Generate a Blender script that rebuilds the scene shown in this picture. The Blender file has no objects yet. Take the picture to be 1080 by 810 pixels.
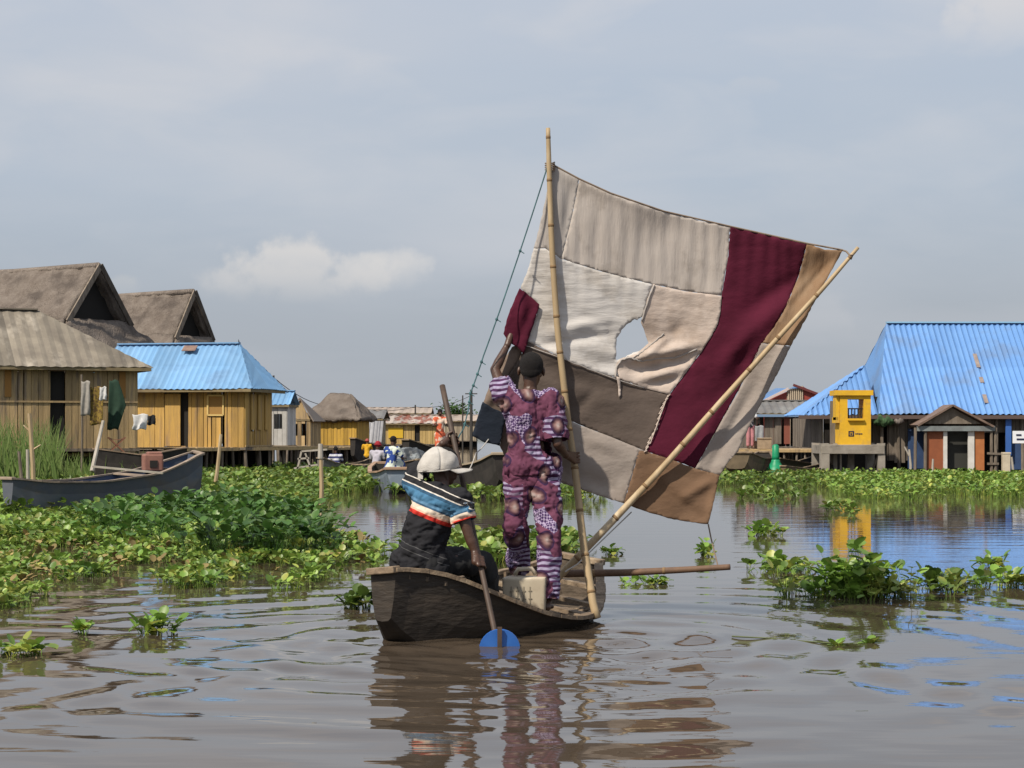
import bpy, math, random
import numpy as np
from mathutils import Vector, Matrix, noise
from mathutils.geometry import delaunay_2d_cdt
random.seed(7); rng = np.random.default_rng(7)
F, H, HY = 2000.0, 1.40, 455.0          # focal length in pixels, eye height, horizon row
scene = bpy.context.scene; COL = scene.collection
R = math.radians
def P(px, py, Y): return Vector(((px-540)*Y/F, Y, H+(HY-py)*Y/F))
def G(px, py):
    Y = F*H/(py-HY); return Vector(((px-540)*Y/F, Y, 0))

# ---------------------------------------------------------------- objects
def tag(o, label=None, cat=None, group=None, kind=None):
    if label: o['label'] = label
    if cat: o['category'] = cat
    if group: o['group'] = group
    if kind: o['kind'] = kind
    return o
def empty(name, loc, rz=0, label=None, cat=None, group=None):
    o = bpy.data.objects.new(name, None); COL.objects.link(o)
    o.location = loc; o.rotation_euler = (0, 0, rz); o.empty_display_size = .2
    return tag(o, label, cat, group)
def copy_tree(o, parent=None):
    c = o.copy(); COL.objects.link(c); c.parent = parent
    for ch in list(o.children): copy_tree(ch, c)
    return c

# ---------------------------------------------------------------- materials
def nt(m):
    m.use_nodes = True; return m.node_tree.nodes, m.node_tree.links
def rgb(c): return (c[0], c[1], c[2], 1)
MC = {}
def M(name, col, rough=.75, col2=None, scale=6, bump=0, bscale=30, bdist=.02, bstretch=None, stretch=(1,1,1), metal=0, spec=.35, lo=.35, hi=.65, col3=None, s3=2, sub=0, trans=0, det=8):
    if name in MC: return MC[name]
    m = bpy.data.materials.new(name); N, L = nt(m)
    b = N['Principled BSDF']; b.inputs['Roughness'].default_value = rough; b.inputs['Metallic'].default_value = metal
    b.inputs['Specular IOR Level'].default_value = spec
    tc = N.new('ShaderNodeTexCoord'); mp = N.new('ShaderNodeMapping'); mp.inputs['Scale'].default_value = stretch
    L.new(tc.outputs['Object'], mp.inputs['Vector'])
    def mix(f, a, c, blend='MIX'):
        x = N.new('ShaderNodeMix'); x.data_type = 'RGBA'; x.blend_type = blend
        if isinstance(f, float): x.inputs[0].default_value = f
        else: L.new(f, x.inputs[0])
        for v, i in ((a, 6), (c, 7)):
            if isinstance(v, tuple): x.inputs[i].default_value = v
            else: L.new(v, x.inputs[i])
        return x.outputs[2]
    def nz(sc, lo, hi, off=0):
        n = N.new('ShaderNodeTexNoise'); n.inputs['Scale'].default_value = sc; n.inputs['Detail'].default_value = det
        n.inputs['Roughness'].default_value = .62
        L.new(mp.outputs[0], n.inputs['Vector'])
        r = N.new('ShaderNodeMapRange'); r.inputs[1].default_value = lo; r.inputs[2].default_value = hi
        L.new(n.outputs[0], r.inputs[0]); return r.outputs[0]
    c = rgb(col)
    if col2: c = mix(nz(scale, lo, hi), c, rgb(col2))
    if col3: c = mix(nz(s3, .52, .66), c, rgb(col3))
    at = N.new('ShaderNodeAttribute'); at.attribute_name = 'tone'
    c = mix(1.0, c, at.outputs['Color'], 'MULTIPLY')
    L.new(c, b.inputs['Base Color'])
    if bump:
        n = N.new('ShaderNodeTexNoise'); n.inputs['Scale'].default_value = bscale; n.inputs['Detail'].default_value = 6
        L.new(mp.outputs[0], n.inputs['Vector'])
        bp = N.new('ShaderNodeBump'); bp.inputs['Strength'].default_value = min(1, bump); bp.inputs['Distance'].default_value = bdist*max(1, bump)
        if bstretch:
            m2 = N.new('ShaderNodeMapping'); m2.inputs['Scale'].default_value = bstretch[:3]; m2.inputs['Rotation'].default_value = (0, bstretch[3] if len(bstretch) > 3 else 0, 0); m2.vector_type = 'POINT'
            L.new(tc.outputs['Object'], m2.inputs['Vector']); L.new(m2.outputs[0], n.inputs['Vector'])
        L.new(n.outputs[0], bp.inputs['Height']); L.new(bp.outputs[0], b.inputs['Normal'])
    if trans:
        tr = N.new('ShaderNodeBsdfTranslucent'); L.new(c, tr.inputs['Color'])
        ms = N.new('ShaderNodeMixShader'); ms.inputs[0].default_value = trans
        L.new(b.outputs[0], ms.inputs[1]); L.new(tr.outputs[0], ms.inputs[2])
        L.new(ms.outputs[0], N['Material Output'].inputs['Surface'])
    MC[name] = m; return m

# ---------------------------------------------------------------- mesh builder
class MB:
    def __init__(s): s.v = []; s.f = []; s.t = []; s.m = []
    def add(s, vs, fs, tone=1.0, mi=0):
        k = len(s.v); s.v += [tuple(v) for v in vs]
        for f in fs: s.f.append([i+k for i in f]); s.t.append(tone); s.m.append(mi)
    def box(s, c, size, rot=None, tone=1.0, mi=0, jit=0):
        c = Vector(c); hx, hy, hz = [d/2 for d in size]; vs = []
        for x in (-1, 1):
            for y in (-1, 1):
                for z in (-1, 1):
                    p = Vector((x*hx, y*hy, z*hz))
                    if rot is not None: p = rot @ p
                    if jit: p += Vector([random.uniform(-jit, jit) for _ in range(3)])
                    vs.append(c+p)
        s.add(vs, [(0,1,3,2),(4,6,7,5),(0,4,5,1),(2,3,7,6),(0,2,6,4),(1,5,7,3)], tone, mi)
    def beam(s, a, b, w, h, tone=1.0, mi=0, up=Vector((0,0,1))):
        a = Vector(a); b = Vector(b); d = (b-a); l = d.length; d.normalize()
        x = d.cross(up)
        if x.length < 1e-3: x = d.cross(Vector((0,1,0)))
        x.normalize(); z = x.cross(d)
        s.box((a+b)/2, (w, l, h), Matrix((x, d, z)).transposed(), tone, mi)
    def tube(s, pts, rad, n=8, tone=1.0, mi=0, caps=True):
        pts = [Vector(p) for p in pts]; k = len(pts)
        if not hasattr(rad, '__len__'): rad = [rad]*k
        vs = []; prev = None
        for i, p in enumerate(pts):
            d = (pts[min(i+1, k-1)]-pts[max(i-1, 0)]).normalized()
            if prev is None:
                x = d.cross(Vector((0,0,1)))
                if x.length < .05: x = d.cross(Vector((0,1,0)))
            else: x = prev - d*prev.dot(d)
            x.normalize(); prev = x; y = d.cross(x)
            for j in range(n):
                a = 2*math.pi*j/n; vs.append(p+(x*math.cos(a)+y*math.sin(a))*rad[i])
        fs = [(i*n+j, i*n+(j+1)%n, (i+1)*n+(j+1)%n, (i+1)*n+j) for i in range(k-1) for j in range(n)]
        if caps: fs += [tuple(range(n))[::-1], tuple(range((k-1)*n, k*n))]
        s.add(vs, fs, tone, mi)
    def ell(s, c, r, rot=None, nu=14, nv=9, tone=1.0, mi=0):
        vs = []; c = Vector(c)
        for i in range(nv+1):
            th = math.pi*i/nv
            for j in range(nu):
                ph = 2*math.pi*j/nu
                p = Vector((r[0]*math.sin(th)*math.cos(ph), r[1]*math.sin(th)*math.sin(ph), r[2]*math.cos(th)))
                if rot is not None: p = rot @ p
                vs.append(c+p)
        fs = [(i*nu+j, (i+1)*nu+j, (i+1)*nu+(j+1)%nu, i*nu+(j+1)%nu) for i in range(nv) for j in range(nu)]
        s.add(vs, fs, tone, mi)
    def cap(s, a, ra, b, rb, n=14):
        a = Vector(a); b = Vector(b); d = b-a; l = d.length
        if l < 1e-5: return s.ell(a, (ra,)*3)
        d.normalize(); pts = []; rr = []
        for k in range(5):
            t = math.pi/2*k/5+.12; pts.append(a-d*ra*math.cos(t)); rr.append(ra*math.sin(t))
        for k in range(1, 6):
            t = math.pi/2*(1-k/5)+(.12 if k == 5 else 0); pts.append(b+d*rb*math.cos(t)); rr.append(rb*math.sin(t))
        s.tube(pts, rr, n)
    def grid(s, nu, nv, fn, tone=1.0, mi=0, tf=None):
        vs = [fn(i/nu, j/nv) for j in range(nv+1) for i in range(nu+1)]; k = len(s.v)
        s.v += [tuple(v) for v in vs]; w = nu+1
        for j in range(nv):
            for i in range(nu):
                s.f.append([k+j*w+i, k+j*w+i+1, k+(j+1)*w+i+1, k+(j+1)*w+i]); s.t.append(tf(i/nu, j/nv) if tf else tone); s.m.append(mi)
    def mesh(s, name):
        me = bpy.data.meshes.new(name); me.from_pydata(s.v, [], s.f)
        a = me.attributes.new('tone', 'FLOAT', 'FACE'); a.data.foreach_set('value', s.t)
        me.polygons.foreach_set('material_index', s.m)
        return me
    def build(s, name, mats, parent=None, smooth=False, loc=None, solid=0, world=False, bevel=0):
        """world=True: coordinates are world ones, made local to an (unrotated) parent"""
        me = s.mesh(name)
        return link(me, name, mats, parent, smooth, loc, solid, world, bevel)
def link(me, name, mats, parent=None, smooth=False, loc=None, solid=0, world=False, bevel=0):
    if not isinstance(mats, (list, tuple)): mats = [mats]
    for m in mats: me.materials.append(m)
    if world and parent is not None:
        off = -parent.location; rootp = parent.parent
        while rootp: off -= rootp.location; rootp = rootp.parent
        me.transform(Matrix.Translation(off))
    elif loc is not None and parent is None:
        me.transform(Matrix.Translation(-Vector(loc)))
    me.update()
    if smooth: me.polygons.foreach_set('use_smooth', [True]*len(me.polygons))
    o = bpy.data.objects.new(name, me); COL.objects.link(o); o.parent = parent
    if loc is not None and parent is None: o.location = loc
    if solid:
        md = o.modifiers.new('solid', 'SOLIDIFY'); md.thickness = solid; md.offset = 0
    if bevel:
        md = o.modifiers.new('bev', 'BEVEL'); md.width = bevel; md.segments = 2
    return o
def set_tone(me, v=1.0):
    a = me.attributes.get('tone') or me.attributes.new('tone', 'FLOAT', 'FACE')
    a.data.foreach_set('value', [v]*len(me.polygons))
def blob(mb, name, voxel=.007, smooth=4, post=None):
    """fuse overlapping closed pieces into one continuous skin"""
    me = mb.mesh(name+'_tmp'); o = bpy.data.objects.new('tmp', me); COL.objects.link(o)
    r = o.modifiers.new('r', 'REMESH'); r.mode = 'VOXEL'; r.voxel_size = voxel; r.adaptivity = 0
    sm = o.modifiers.new('s', 'SMOOTH'); sm.iterations = smooth; sm.factor = .6
    dg = bpy.context.evaluated_depsgraph_get()
    out = bpy.data.meshes.new_from_object(o.evaluated_get(dg)); out.name = name
    bpy.data.objects.remove(o); bpy.data.meshes.remove(me)
    for a in list(out.attributes):
        if a.name == 'tone': out.attributes.remove(a)
    if post: post(out)
    set_tone(out); return out
def fbm(p, s=1.0, o=3):
    v = 0; a = 1
    for k in range(o): v += a*noise.noise(Vector(p)*s); s *= 2; a *= .5
    return v
def wrinkle(me, amp=.008, s=7, stretch=(1,1,.45)):
    me.update()
    nrm = [v.normal.copy() for v in me.vertices]
    for v, n in zip(me.vertices, nrm):
        c = Vector((v.co.x*stretch[0], v.co.y*stretch[1], v.co.z*stretch[2]))
        f = 1-abs(fbm(c, s, 3))*2.2
        v.co += n*amp*f

# ---------------------------------------------------------------- world, sun, camera
w = bpy.data.worlds.new("World"); scene.world = w; w.use_nodes = True
N, L = w.node_tree.nodes, w.node_tree.links
bg = N['Background']; bg.inputs['Strength'].default_value = .114
SUN_EL, SUN_AZ = 49, 221          # compass-like: direction to the sun measured clockwise from +Y
sky = N.new('ShaderNodeTexSky'); sky.sky_type = 'NISHITA'; sky.sun_disc = False
sky.sun_elevation = R(SUN_EL); sky.sun_rotation = R(SUN_AZ); sky.air_density = 1.5; sky.dust_density = 3
tc = N.new('ShaderNodeTexCoord')
sep = N.new('ShaderNodeSeparateXYZ'); L.new(tc.outputs['Generated'], sep.inputs[0])
def mth(op, a, b=None, c=None):
    m = N.new('ShaderNodeMath'); m.operation = op
    for i, v in enumerate((a, b, c)):
        if v is None: continue
        if isinstance(v, (int, float)): m.inputs[i].default_value = v
        else: L.new(v, m.inputs[i])
    return m.outputs[0]
def mixc(f, a, b):
    x = N.new('ShaderNodeMix'); x.data_type = 'RGBA'
    if isinstance(f, float): x.inputs[0].default_value = f
    else: L.new(f, x.inputs[0])
    for v, i in ((a, 6), (b, 7)):
        if isinstance(v, tuple): x.inputs[i].default_value = v
        else: L.new(v, x.inputs[i])
    return x.outputs[2]
# thin grey-blue veil of cloud, darker in the haze low down
hr = N.new('ShaderNodeValToRGB'); L.new(sep.outputs[2], hr.inputs[0])
e = hr.color_ramp.elements
e[0].position = 0.0; e[0].color = (.345, .37, .405, 1)
e[1].position = .5; e[1].color = (.43, .49, .60, 1)
for p_, c_ in ((.06, (.345, .382, .435, 1)), (.13, (.37, .43, .515, 1)), (.22, (.42, .47, .555, 1))):
    q = e.new(p_); q.color = c_
veil = hr.outputs[0]
mp = N.new('ShaderNodeMapping'); mp.inputs['Scale'].default_value = (1, 1, 4.5); L.new(tc.outputs['Generated'], mp.inputs[0])
n1 = N.new('ShaderNodeTexNoise'); n1.inputs['Scale'].default_value = 3.2; n1.inputs['Detail'].default_value = 7; L.new(mp.outputs[0], n1.inputs['Vector'])
r1 = N.new('ShaderNodeMapRange'); r1.inputs[1].default_value = .42; r1.inputs[2].default_value = .72; L.new(n1.outputs[0], r1.inputs[0])
veil = mixc(mth('MULTIPLY', r1.outputs[0], .55), veil, (.50, .515, .56, 1))
mp3 = N.new('ShaderNodeMapping'); mp3.inputs['Scale'].default_value = (1.3, 1, 3.4); mp3.inputs['Location'].default_value = (2.3, 0, .7); mp3.inputs['Rotation'].default_value = (0, .22, 0); L.new(tc.outputs['Generated'], mp3.inputs[0])
n3 = N.new('ShaderNodeTexNoise'); n3.inputs['Scale'].default_value = 7.5; n3.inputs['Detail'].default_value = 8; n3.inputs['Roughness'].default_value = .5; n3.inputs['Distortion'].default_value = .4; L.new(mp3.outputs[0], n3.inputs['Vector'])
r3 = N.new('ShaderNodeMapRange'); r3.inputs[1].default_value = .46; r3.inputs[2].default_value = .70; L.new(n3.outputs[0], r3.inputs[0])
hi_ = N.new('ShaderNodeMapRange'); hi_.inputs[1].default_value = .05; hi_.inputs[2].default_value = .19; L.new(sep.outputs[2], hi_.inputs[0])
veil = mixc(mth('MULTIPLY', mth('MULTIPLY', r3.outputs[0], hi_.outputs[0]), .55), veil, (.55, .55, .575, 1))
# small heaped clouds
n2 = N.new('ShaderNodeTexNoise'); n2.inputs['Scale'].default_value = 29; n2.inputs['Detail'].default_value = 6; n2.inputs['Roughness'].default_value = .55; L.new(tc.outputs['Generated'], n2.inputs['Vector'])
def puff(px, py, wx, wz, amp, colr, base):
    d = Vector(((px-540)/F, 1, (HY-py)/F)).normalized()
    dx = mth('DIVIDE', mth('SUBTRACT', sep.outputs[0], d.x), wx/F)
    dz = mth('DIVIDE', mth('SUBTRACT', sep.outputs[2], d.z), wz/F)
    # flatter underside
    dzz = mth('MULTIPLY', dz, mth('ADD', 1.0, mth('MULTIPLY', mth('LESS_THAN', dz, 0), -.35)))
    rr = mth('SQRT', mth('ADD', mth('MULTIPLY', dx, dx), mth('MULTIPLY', dzz, dzz)))
    front = mth('GREATER_THAN', sep.outputs[1], 0)
    v = mth('ADD', mth('SUBTRACT', 1.0, rr), mth('MULTIPLY', mth('SUBTRACT', n2.outputs[0], .5), 2.7))
    r = N.new('ShaderNodeMapRange'); r.inputs[1].default_value = 0; r.inputs[2].default_value = .5; r.interpolation_type = 'SMOOTHSTEP'; L.new(v, r.inputs[0])
    lowf = N.new('ShaderNodeMapRange'); lowf.inputs[1].default_value = -1.0; lowf.inputs[2].default_value = .3; L.new(dz, lowf.inputs[0])
    return mixc(mth('MULTIPLY', mth('MULTIPLY', mth('MULTIPLY', r.outputs[0], lowf.outputs[0]), amp), front), base, colr)
veil = puff(300, 296, 95, 26, .35, (.54, .53, .53, 1), veil)
veil = puff(318, 278, 92, 42, .75, (.62, .595, .58, 1), veil)
veil = puff(385, 282, 66, 26, .6, (.60, .585, .58, 1), veil)
veil = puff(1075, 15, 60, 34, .6, (.60, .58, .58, 1), veil)
veil = puff(130, 300, 26, 14, .3, (.5, .5, .5, 1), veil)
veil = puff(865, 340, 34, 26, .25, (.5, .5, .52, 1), veil)
veil = puff(790, 92, 30, 12, .22, (.52, .52, .54, 1), veil)
sc10 = N.new('ShaderNodeVectorMath'); sc10.operation = 'SCALE'; sc10.inputs['Scale'].default_value = 10; L.new(veil, sc10.inputs[0])
fin = mixc(.93, sky.outputs[0], sc10.outputs[0])
L.new(fin, bg.inputs['Color'])
sun = bpy.data.lights.new('sun', 'SUN'); sun.energy = 5.0; sun.angle = R(1.4); sun.color = (1, .91, .78)
so = bpy.data.objects.new('sun', sun); COL.objects.link(so)
sd = Vector((math.sin(R(SUN_AZ))*math.cos(R(SUN_EL)), math.cos(R(SUN_AZ))*math.cos(R(SUN_EL)), math.sin(R(SUN_EL))))
so.rotation_euler = (-sd).to_track_quat('-Z', 'Y').to_euler(); so.location = (0, 0, 30)
cam = bpy.data.cameras.new('camera'); cam.sensor_width = 36; cam.lens = F/1080*36; cam.shift_y = (HY-405)/1080; cam.clip_end = 5000
co = bpy.data.objects.new('camera', cam); COL.objects.link(co); co.location = (0, 0, H); co.rotation_euler = (R(90), 0, 0)
scene.camera = co
scene.view_settings.view_transform = 'Standard'; scene.view_settings.look = 'None'; scene.view_settings.exposure = .07; scene.view_settings.gamma = 1
scene.cycles.use_denoising = True; scene.cycles.max_bounces = 6
# ================================================================ WATER
def axis_lines(lo, hi, fine_lo, fine_hi, step, far):
    a = list(np.arange(fine_lo, fine_hi+1e-6, step)); g = step; x = a[0]; left = []
    while x > lo: g *= 1.35; x -= g; left.append(max(x, lo))
    g = step; x = a[-1]; right = []
    while x < hi: g *= 1.35; x += g; right.append(min(x, hi))
    return np.array(left[::-1]+a+right)
def water():
    xs = axis_lines(-1500, 1500, -5.6, 5.6, .026, 0); ys = axis_lines(-300, 2600, 6.2, 24, .026, 0)
    X, Y = np.meshgrid(xs, ys); 
    Z = np.zeros_like(X)
    r = np.random.default_rng(3)
    # slow domain warp so that crests bend and break
    def lowf(s, n=6, seed=0):
        q = np.random.default_rng(seed); o = np.zeros_like(X)
        for _ in range(n):
            a = q.uniform(0, 2*np.pi); k = s*q.uniform(.6, 1.5); o += np.sin(k*(np.cos(a)*X+np.sin(a)*Y)+q.uniform(0, 6.28))
        return o/np.sqrt(n)
    wx = lowf(1.4, 6, 1)*.22; wy = lowf(1.1, 6, 2)*.22; mod = .65+.35*lowf(.8, 5, 3)
    Xw, Yw = X+wx, Y+wy
    # gentle wind ripples, crests roughly across the view
    for _ in range(26):
        lam = r.uniform(.2, 1.2); a = r.normal(np.pi/2+.12, .34); k = 2*np.pi/lam
        Z += lam*.0010*np.sin(k*(np.cos(a)*Xw+np.sin(a)*Yw)+r.uniform(0, 6.28))*mod
    # ripple fades where the water is sheltered far to the right
    Z *= np.clip(1.0-.6*np.clip((X-.9)/2, 0, 1), .3, 1)
    # wake rings spreading from the moving boat and the paddle
    for (cx, cy, lam, amp, ph, dec) in ((-.45, 12.3, .55, .0075, 0, 2.4), (.0, 12.2, .34, .0055, 1, 1.3), (.75, 13.4, .7, .016, 2, 2.6), (.2, 11.6, .9, .011, .5, 2.6), (-.7, 12.9, .42, .005, 3, 2.2)):
        d = np.hypot(X-cx, (Y-cy)*1.0)+.10*lowf(2.2, 5, int(lam*100)); Z += amp*np.sin(2*np.pi*d/lam+ph)*np.exp(-d/dec)*np.clip(d/.25, 0, 1)
    # two diverging arms of the wake, running towards the viewer
    for sgn, lam, amp in ((1, .55, .015), (-1, .48, .010)):
        ox, oy = (.55, 13.2) if sgn > 0 else (-.55, 12.8)
        ux, uy = sgn*.50, -.866; u = (X-ox)*ux+(Y-oy)*uy; v = (X-ox)*-uy*sgn+(Y-oy)*ux*sgn
        env = np.exp(-(v/.55)**2)*np.clip(u/.5, 0, 1)*np.exp(-np.clip(u, 0, None)/5.5)
        Z += amp*np.sin(2*np.pi*(v+.32*u)/lam+.6*lowf(1.7, 4, 9))*env
    # churned patch behind the stern
    ch = np.exp(-(((X+.15)/.75)**2+((Y-11.6)/1.5)**2)); 
    for _ in range(22):
        lam = r.uniform(.09, .3); a = r.uniform(0, np.pi); k = 2*np.pi/lam
        Z += lam*.0042*np.sin(k*(np.cos(a)*Xw+np.sin(a)*Yw)+r.uniform(0, 6.28))*ch
    fade = np.clip((5.5-np.abs(X))/.9, 0, 1)*np.clip((Y-6.3)/.6, 0, 1)*np.clip((23.8-Y)/9, 0, 1)
    Z *= fade*.78
    nx, ny = len(xs), len(ys)
    co_ = np.stack([X, Y, Z], -1).reshape(-1, 3)
    idx = np.arange(nx*ny).reshape(ny, nx)
    q = np.stack([idx[:-1, :-1], idx[:-1, 1:], idx[1:, 1:], idx[1:, :-1]], -1).reshape(-1, 4)
    me = raw_mesh('water', co_, q, None)
    m = bpy.data.materials.new('lagoon_water'); N, L = nt(m); b = N['Principled BSDF']
    b.inputs['Base Color'].default_value = (.05, .04, .032, 1); b.inputs['Roughness'].default_value = .02; b.inputs['IOR'].default_value = 1.33
    b.inputs['Specular IOR Level'].default_value = .5
    tc = N.new('ShaderNodeTexCoord')
    prev = None
    for sc, st, di, off in (((.55, 2.6, 1), .5, .05, 0), ((2.5, 9, 1), .35, .012, 5)):
        mp = N.new('ShaderNodeMapping'); mp.inputs['Scale'].default_value = sc; mp.inputs['Location'].default_value = (off, off, 0); L.new(tc.outputs['Object'], mp.inputs[0])
        n = N.new('ShaderNodeTexNoise'); n.inputs['Scale'].default_value = 1; n.inputs['Detail'].default_value = 3; L.new(mp.outputs[0], n.inputs[0])
        bp = N.new('ShaderNodeBump'); bp.inputs['Strength'].default_value = st*.16; bp.inputs['Distance'].default_value = di; L.new(n.outputs[0], bp.inputs['Height'])
        if prev: L.new(prev, bp.inputs['Normal'])
        prev = bp.outputs[0]
    L.new(prev, b.inputs['Normal'])
    n = N.new('ShaderNodeTexNoise'); n.inputs['Scale'].default_value = .5; n.inputs['Detail'].default_value = 4; L.new(tc.outputs['Object'], n.inputs[0])
    cr = N.new('ShaderNodeMix'); cr.data_type = 'RGBA'; cr.inputs[6].default_value = (.050, .039, .029, 1); cr.inputs[7].default_value = (.085, .062, .042, 1)
    L.new(n.outputs[0], cr.inputs[0]); L.new(cr.outputs[2], b.inputs['Base Color'])
    o = link(me, 'water', m, smooth=True); o['kind'] = 'structure'
def raw_mesh(name, co_, quads, tone):
    me = bpy.data.meshes.new(name); n = len(co_); k = len(quads); s = quads.shape[1]
    me.vertices.add(n); me.vertices.foreach_set('co', np.ascontiguousarray(co_, dtype=np.float32).ravel())
    me.loops.add(k*s); me.loops.foreach_set('vertex_index', quads.astype(np.int32).ravel())
    me.polygons.add(k); me.polygons.foreach_set('loop_start', (np.arange(k)*s).astype(np.int32))
    me.update(calc_edges=True)
    if tone is not None:
        a = me.attributes.new('tone', 'FLOAT', 'FACE'); a.data.foreach_set('value', tone.astype(np.float32))
    return me
water()

# ================================================================ WATER HYACINTH
LEAFV = None
def leaf_template():
    # petiole: three-sided, slightly swollen near the base; blade: cupped round fan split into quads
    V = []; Q = []
    rings = [(0, .035, 0), (.35, .055, .02), (.7, .03, .08), (1.0, .02, .2)]   # height, radius, lean (units of petiole length / leaf size)
    for (z, r_, ln) in rings:
        for j in range(3):
            a = 2*math.pi*j/3; V.append((0, z, ln, r_*math.cos(a), r_*math.sin(a), 0))
    for i in range(3):
        for j in range(3): Q.append((i*3+j, i*3+(j+1)%3, (i+1)*3+(j+1)%3, (i+1)*3+j))
    b0 = len(V)
    # blade grid 5 x 3 : along (t) and across (s)
    prof = [(.0, .10), (.16, .40), (.45, .56), (.78, .46), (1.0, .12)]
    for t, wd in prof:
        for s_ in (-1, 0, 1):
            V.append((1, t, s_*wd, .16*abs(s_)*(1-.3*t)-.28*t*t+.16*t, 0, 0))
    for i in range(4):
        for j in range(2): Q.append((b0+i*3+j, b0+i*3+j+1, b0+(i+1)*3+j+1, b0+(i+1)*3+j))
    return np.array(V), np.array(Q)
TV, TQ = leaf_template()
def leaves(base, size, height, yaw, lean, pitch, tone):
    """arrays of N leaves -> vertices, quads, tones"""
    N_ = len(base); nv = len(TV); out = np.zeros((N_, nv, 3))
    isb = TV[:, 0] == 1
    # local frame: outward direction o, side s, up z
    o = np.stack([np.cos(yaw), np.sin(yaw), 0*yaw], 1); s = np.stack([-np.sin(yaw), np.cos(yaw), 0*yaw], 1); z = np.array([0, 0, 1.0])
    for k in range(nv):
        t = TV[k]
        if t[0] == 0:
            curve = (t[1]**1.6)*lean*height
            out[:, k] = base + o*(curve+t[3]*size)[:, None] + s*(t[4]*size)[:, None] + z[None]*(t[1]*height)[:, None]
        else:
            top = base + o*(lean*height)[:, None] + z[None]*height[:, None]
            d = o*np.cos(pitch)[:, None] + z[None]*np.sin(pitch)[:, None]
            n = -o*np.sin(pitch)[:, None] + z[None]*np.cos(pitch)[:, None]
            out[:, k] = top + d*(t[1]*size*1.15)[:, None] + s*(t[2]*size)[:, None] + n*(t[3]*size)[:, None]
    q = (TQ[None]+(np.arange(N_)*nv)[:, None, None]).reshape(-1, 4)
    tn = np.repeat(tone, len(TQ)).reshape(N_, len(TQ)).copy(); tn[:, :9] *= 1.25
    return out.reshape(-1, 3), q, tn.ravel()
def rosettes(centres, h, size, per=6, spread=.05, tone=(.7, 1.25), r=rng):
    n = len(centres); h = np.broadcast_to(h, n); size = np.broadcast_to(size, n)
    c = np.repeat(centres, per, 0); hh = np.repeat(h, per)*r.uniform(.45, 1.1, n*per); ss = np.repeat(size, per)*r.uniform(.6, 1.25, n*per)
    yaw = r.uniform(0, 2*np.pi, n*per); c = c.copy(); c[:, 0] += np.cos(yaw)*spread*.5; c[:, 1] += np.sin(yaw)*spread*.5
    c[:, 2] -= .01
    lean = r.uniform(.15, .75, n*per); pitch = r.uniform(-.5, 1.25, n*per)
    pt = np.repeat(r.uniform(tone[0], tone[1], n), per)*r.uniform(.75, 1.25, n*per)
    return leaves(c, ss, hh, yaw, lean, pitch, pt)
def leaf_mat(name, a, b_, c3):
    m = M(name, a, rough=.42, col2=b_, scale=1.4, spec=.45, col3=c3, s3=3.5, trans=.28, det=3); return m
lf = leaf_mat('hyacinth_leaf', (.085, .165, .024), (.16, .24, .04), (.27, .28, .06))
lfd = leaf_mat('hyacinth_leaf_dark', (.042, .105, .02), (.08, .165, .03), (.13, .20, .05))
def inpoly(x, y, poly):
    c = np.zeros(len(x), bool); n = len(poly)
    for i in range(n):
        x0, y0 = poly[i]; x1, y1 = poly[(i+1) % n]
        t = ((y0 > y) != (y1 > y)) & (x < (x1-x0)*(y-y0)/(y1-y0+1e-12)+x0); c ^= t
    return c
def mat_points(pxpoly, dens, patch=0, seed=1, s=1.0, thr=.0):
    poly = [tuple(G(*p).xy) for p in pxpoly]; r = np.random.default_rng(seed)
    xs = [p[0] for p in poly]; ys = [p[1] for p in poly]; A = (max(xs)-min(xs))*(max(ys)-min(ys)); n = int(A*dens)
    x = r.uniform(min(xs), max(xs), n); y = r.uniform(min(ys), max(ys), n); k = inpoly(x, y, poly); x, y = x[k], y[k]
    if patch:
        v = np.array([noise.noise(Vector((a*s, b*s*.6, seed*3.1)))+.5*noise.noise(Vector((a*s*2.7, b*s*1.7, seed))) for a, b in zip(x, y)]); k = v > thr; x, y = x[k], y[k]
    return np.stack([x, y, 0*x], 1)
def field(name, label, sets, mats, cat='water plants', kind='stuff', loc=None):
    vs, qs, ts, ms = [], [], [], []; k = 0
    for mi, (v, q, t) in sets:
        vs.append(v); qs.append(q+k); ts.append(t); ms.append(np.full(len(q), mi)); k += len(v)
    v = np.concatenate(vs); 
    if loc is not None: v = v-np.array(loc)
    me = raw_mesh(name, v, np.concatenate(qs), np.concatenate(ts))
    me.polygons.foreach_set('material_index', np.concatenate(ms).astype(np.int32))
    o = link(me, name, mats, smooth=True)
    if loc is not None: o.location = loc
    tag(o, label, cat, kind=kind); return o
def hsel(c, base, var, seed=0, s=.6):
    return np.array([base+var*noise.noise(Vector((p[0]*s, p[1]*s, seed))) for p in c])

# left mat: low floating pads in front, tall dark stand in the middle, ragged carpet behind
near = mat_points([(-60, 652), (30, 640), (62, 622), (130, 602), (190, 622), (255, 618), (300, 626), (345, 610), (398, 602), (412, 584), (395, 572), (340, 566), (150, 560), (-60, 556)], 74, 1, 2, 1.5, -.02)
mid = mat_points([(-80, 566), (150, 580), (240, 592), (345, 588), (352, 572), (335, 560), (300, 546), (150, 544), (-80, 548)], 50, 1, 4, 1.3, -.22)
tall = mat_points([(95, 572), (190, 590), (262, 594), (348, 588), (352, 570), (300, 552), (230, 544), (140, 552)], 24, 1, 5, 1.1, -.12)
far = mat_points([(-60, 552), (180, 556), (330, 548), (345, 534), (322, 521), (200, 508), (-60, 505)], 12, 1, 6, .7, -.25)
far2 = mat_points([(170, 522), (330, 522), (420, 516), (418, 500), (300, 498), (170, 497)], 8, 1, 7, .5, -.30)
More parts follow.
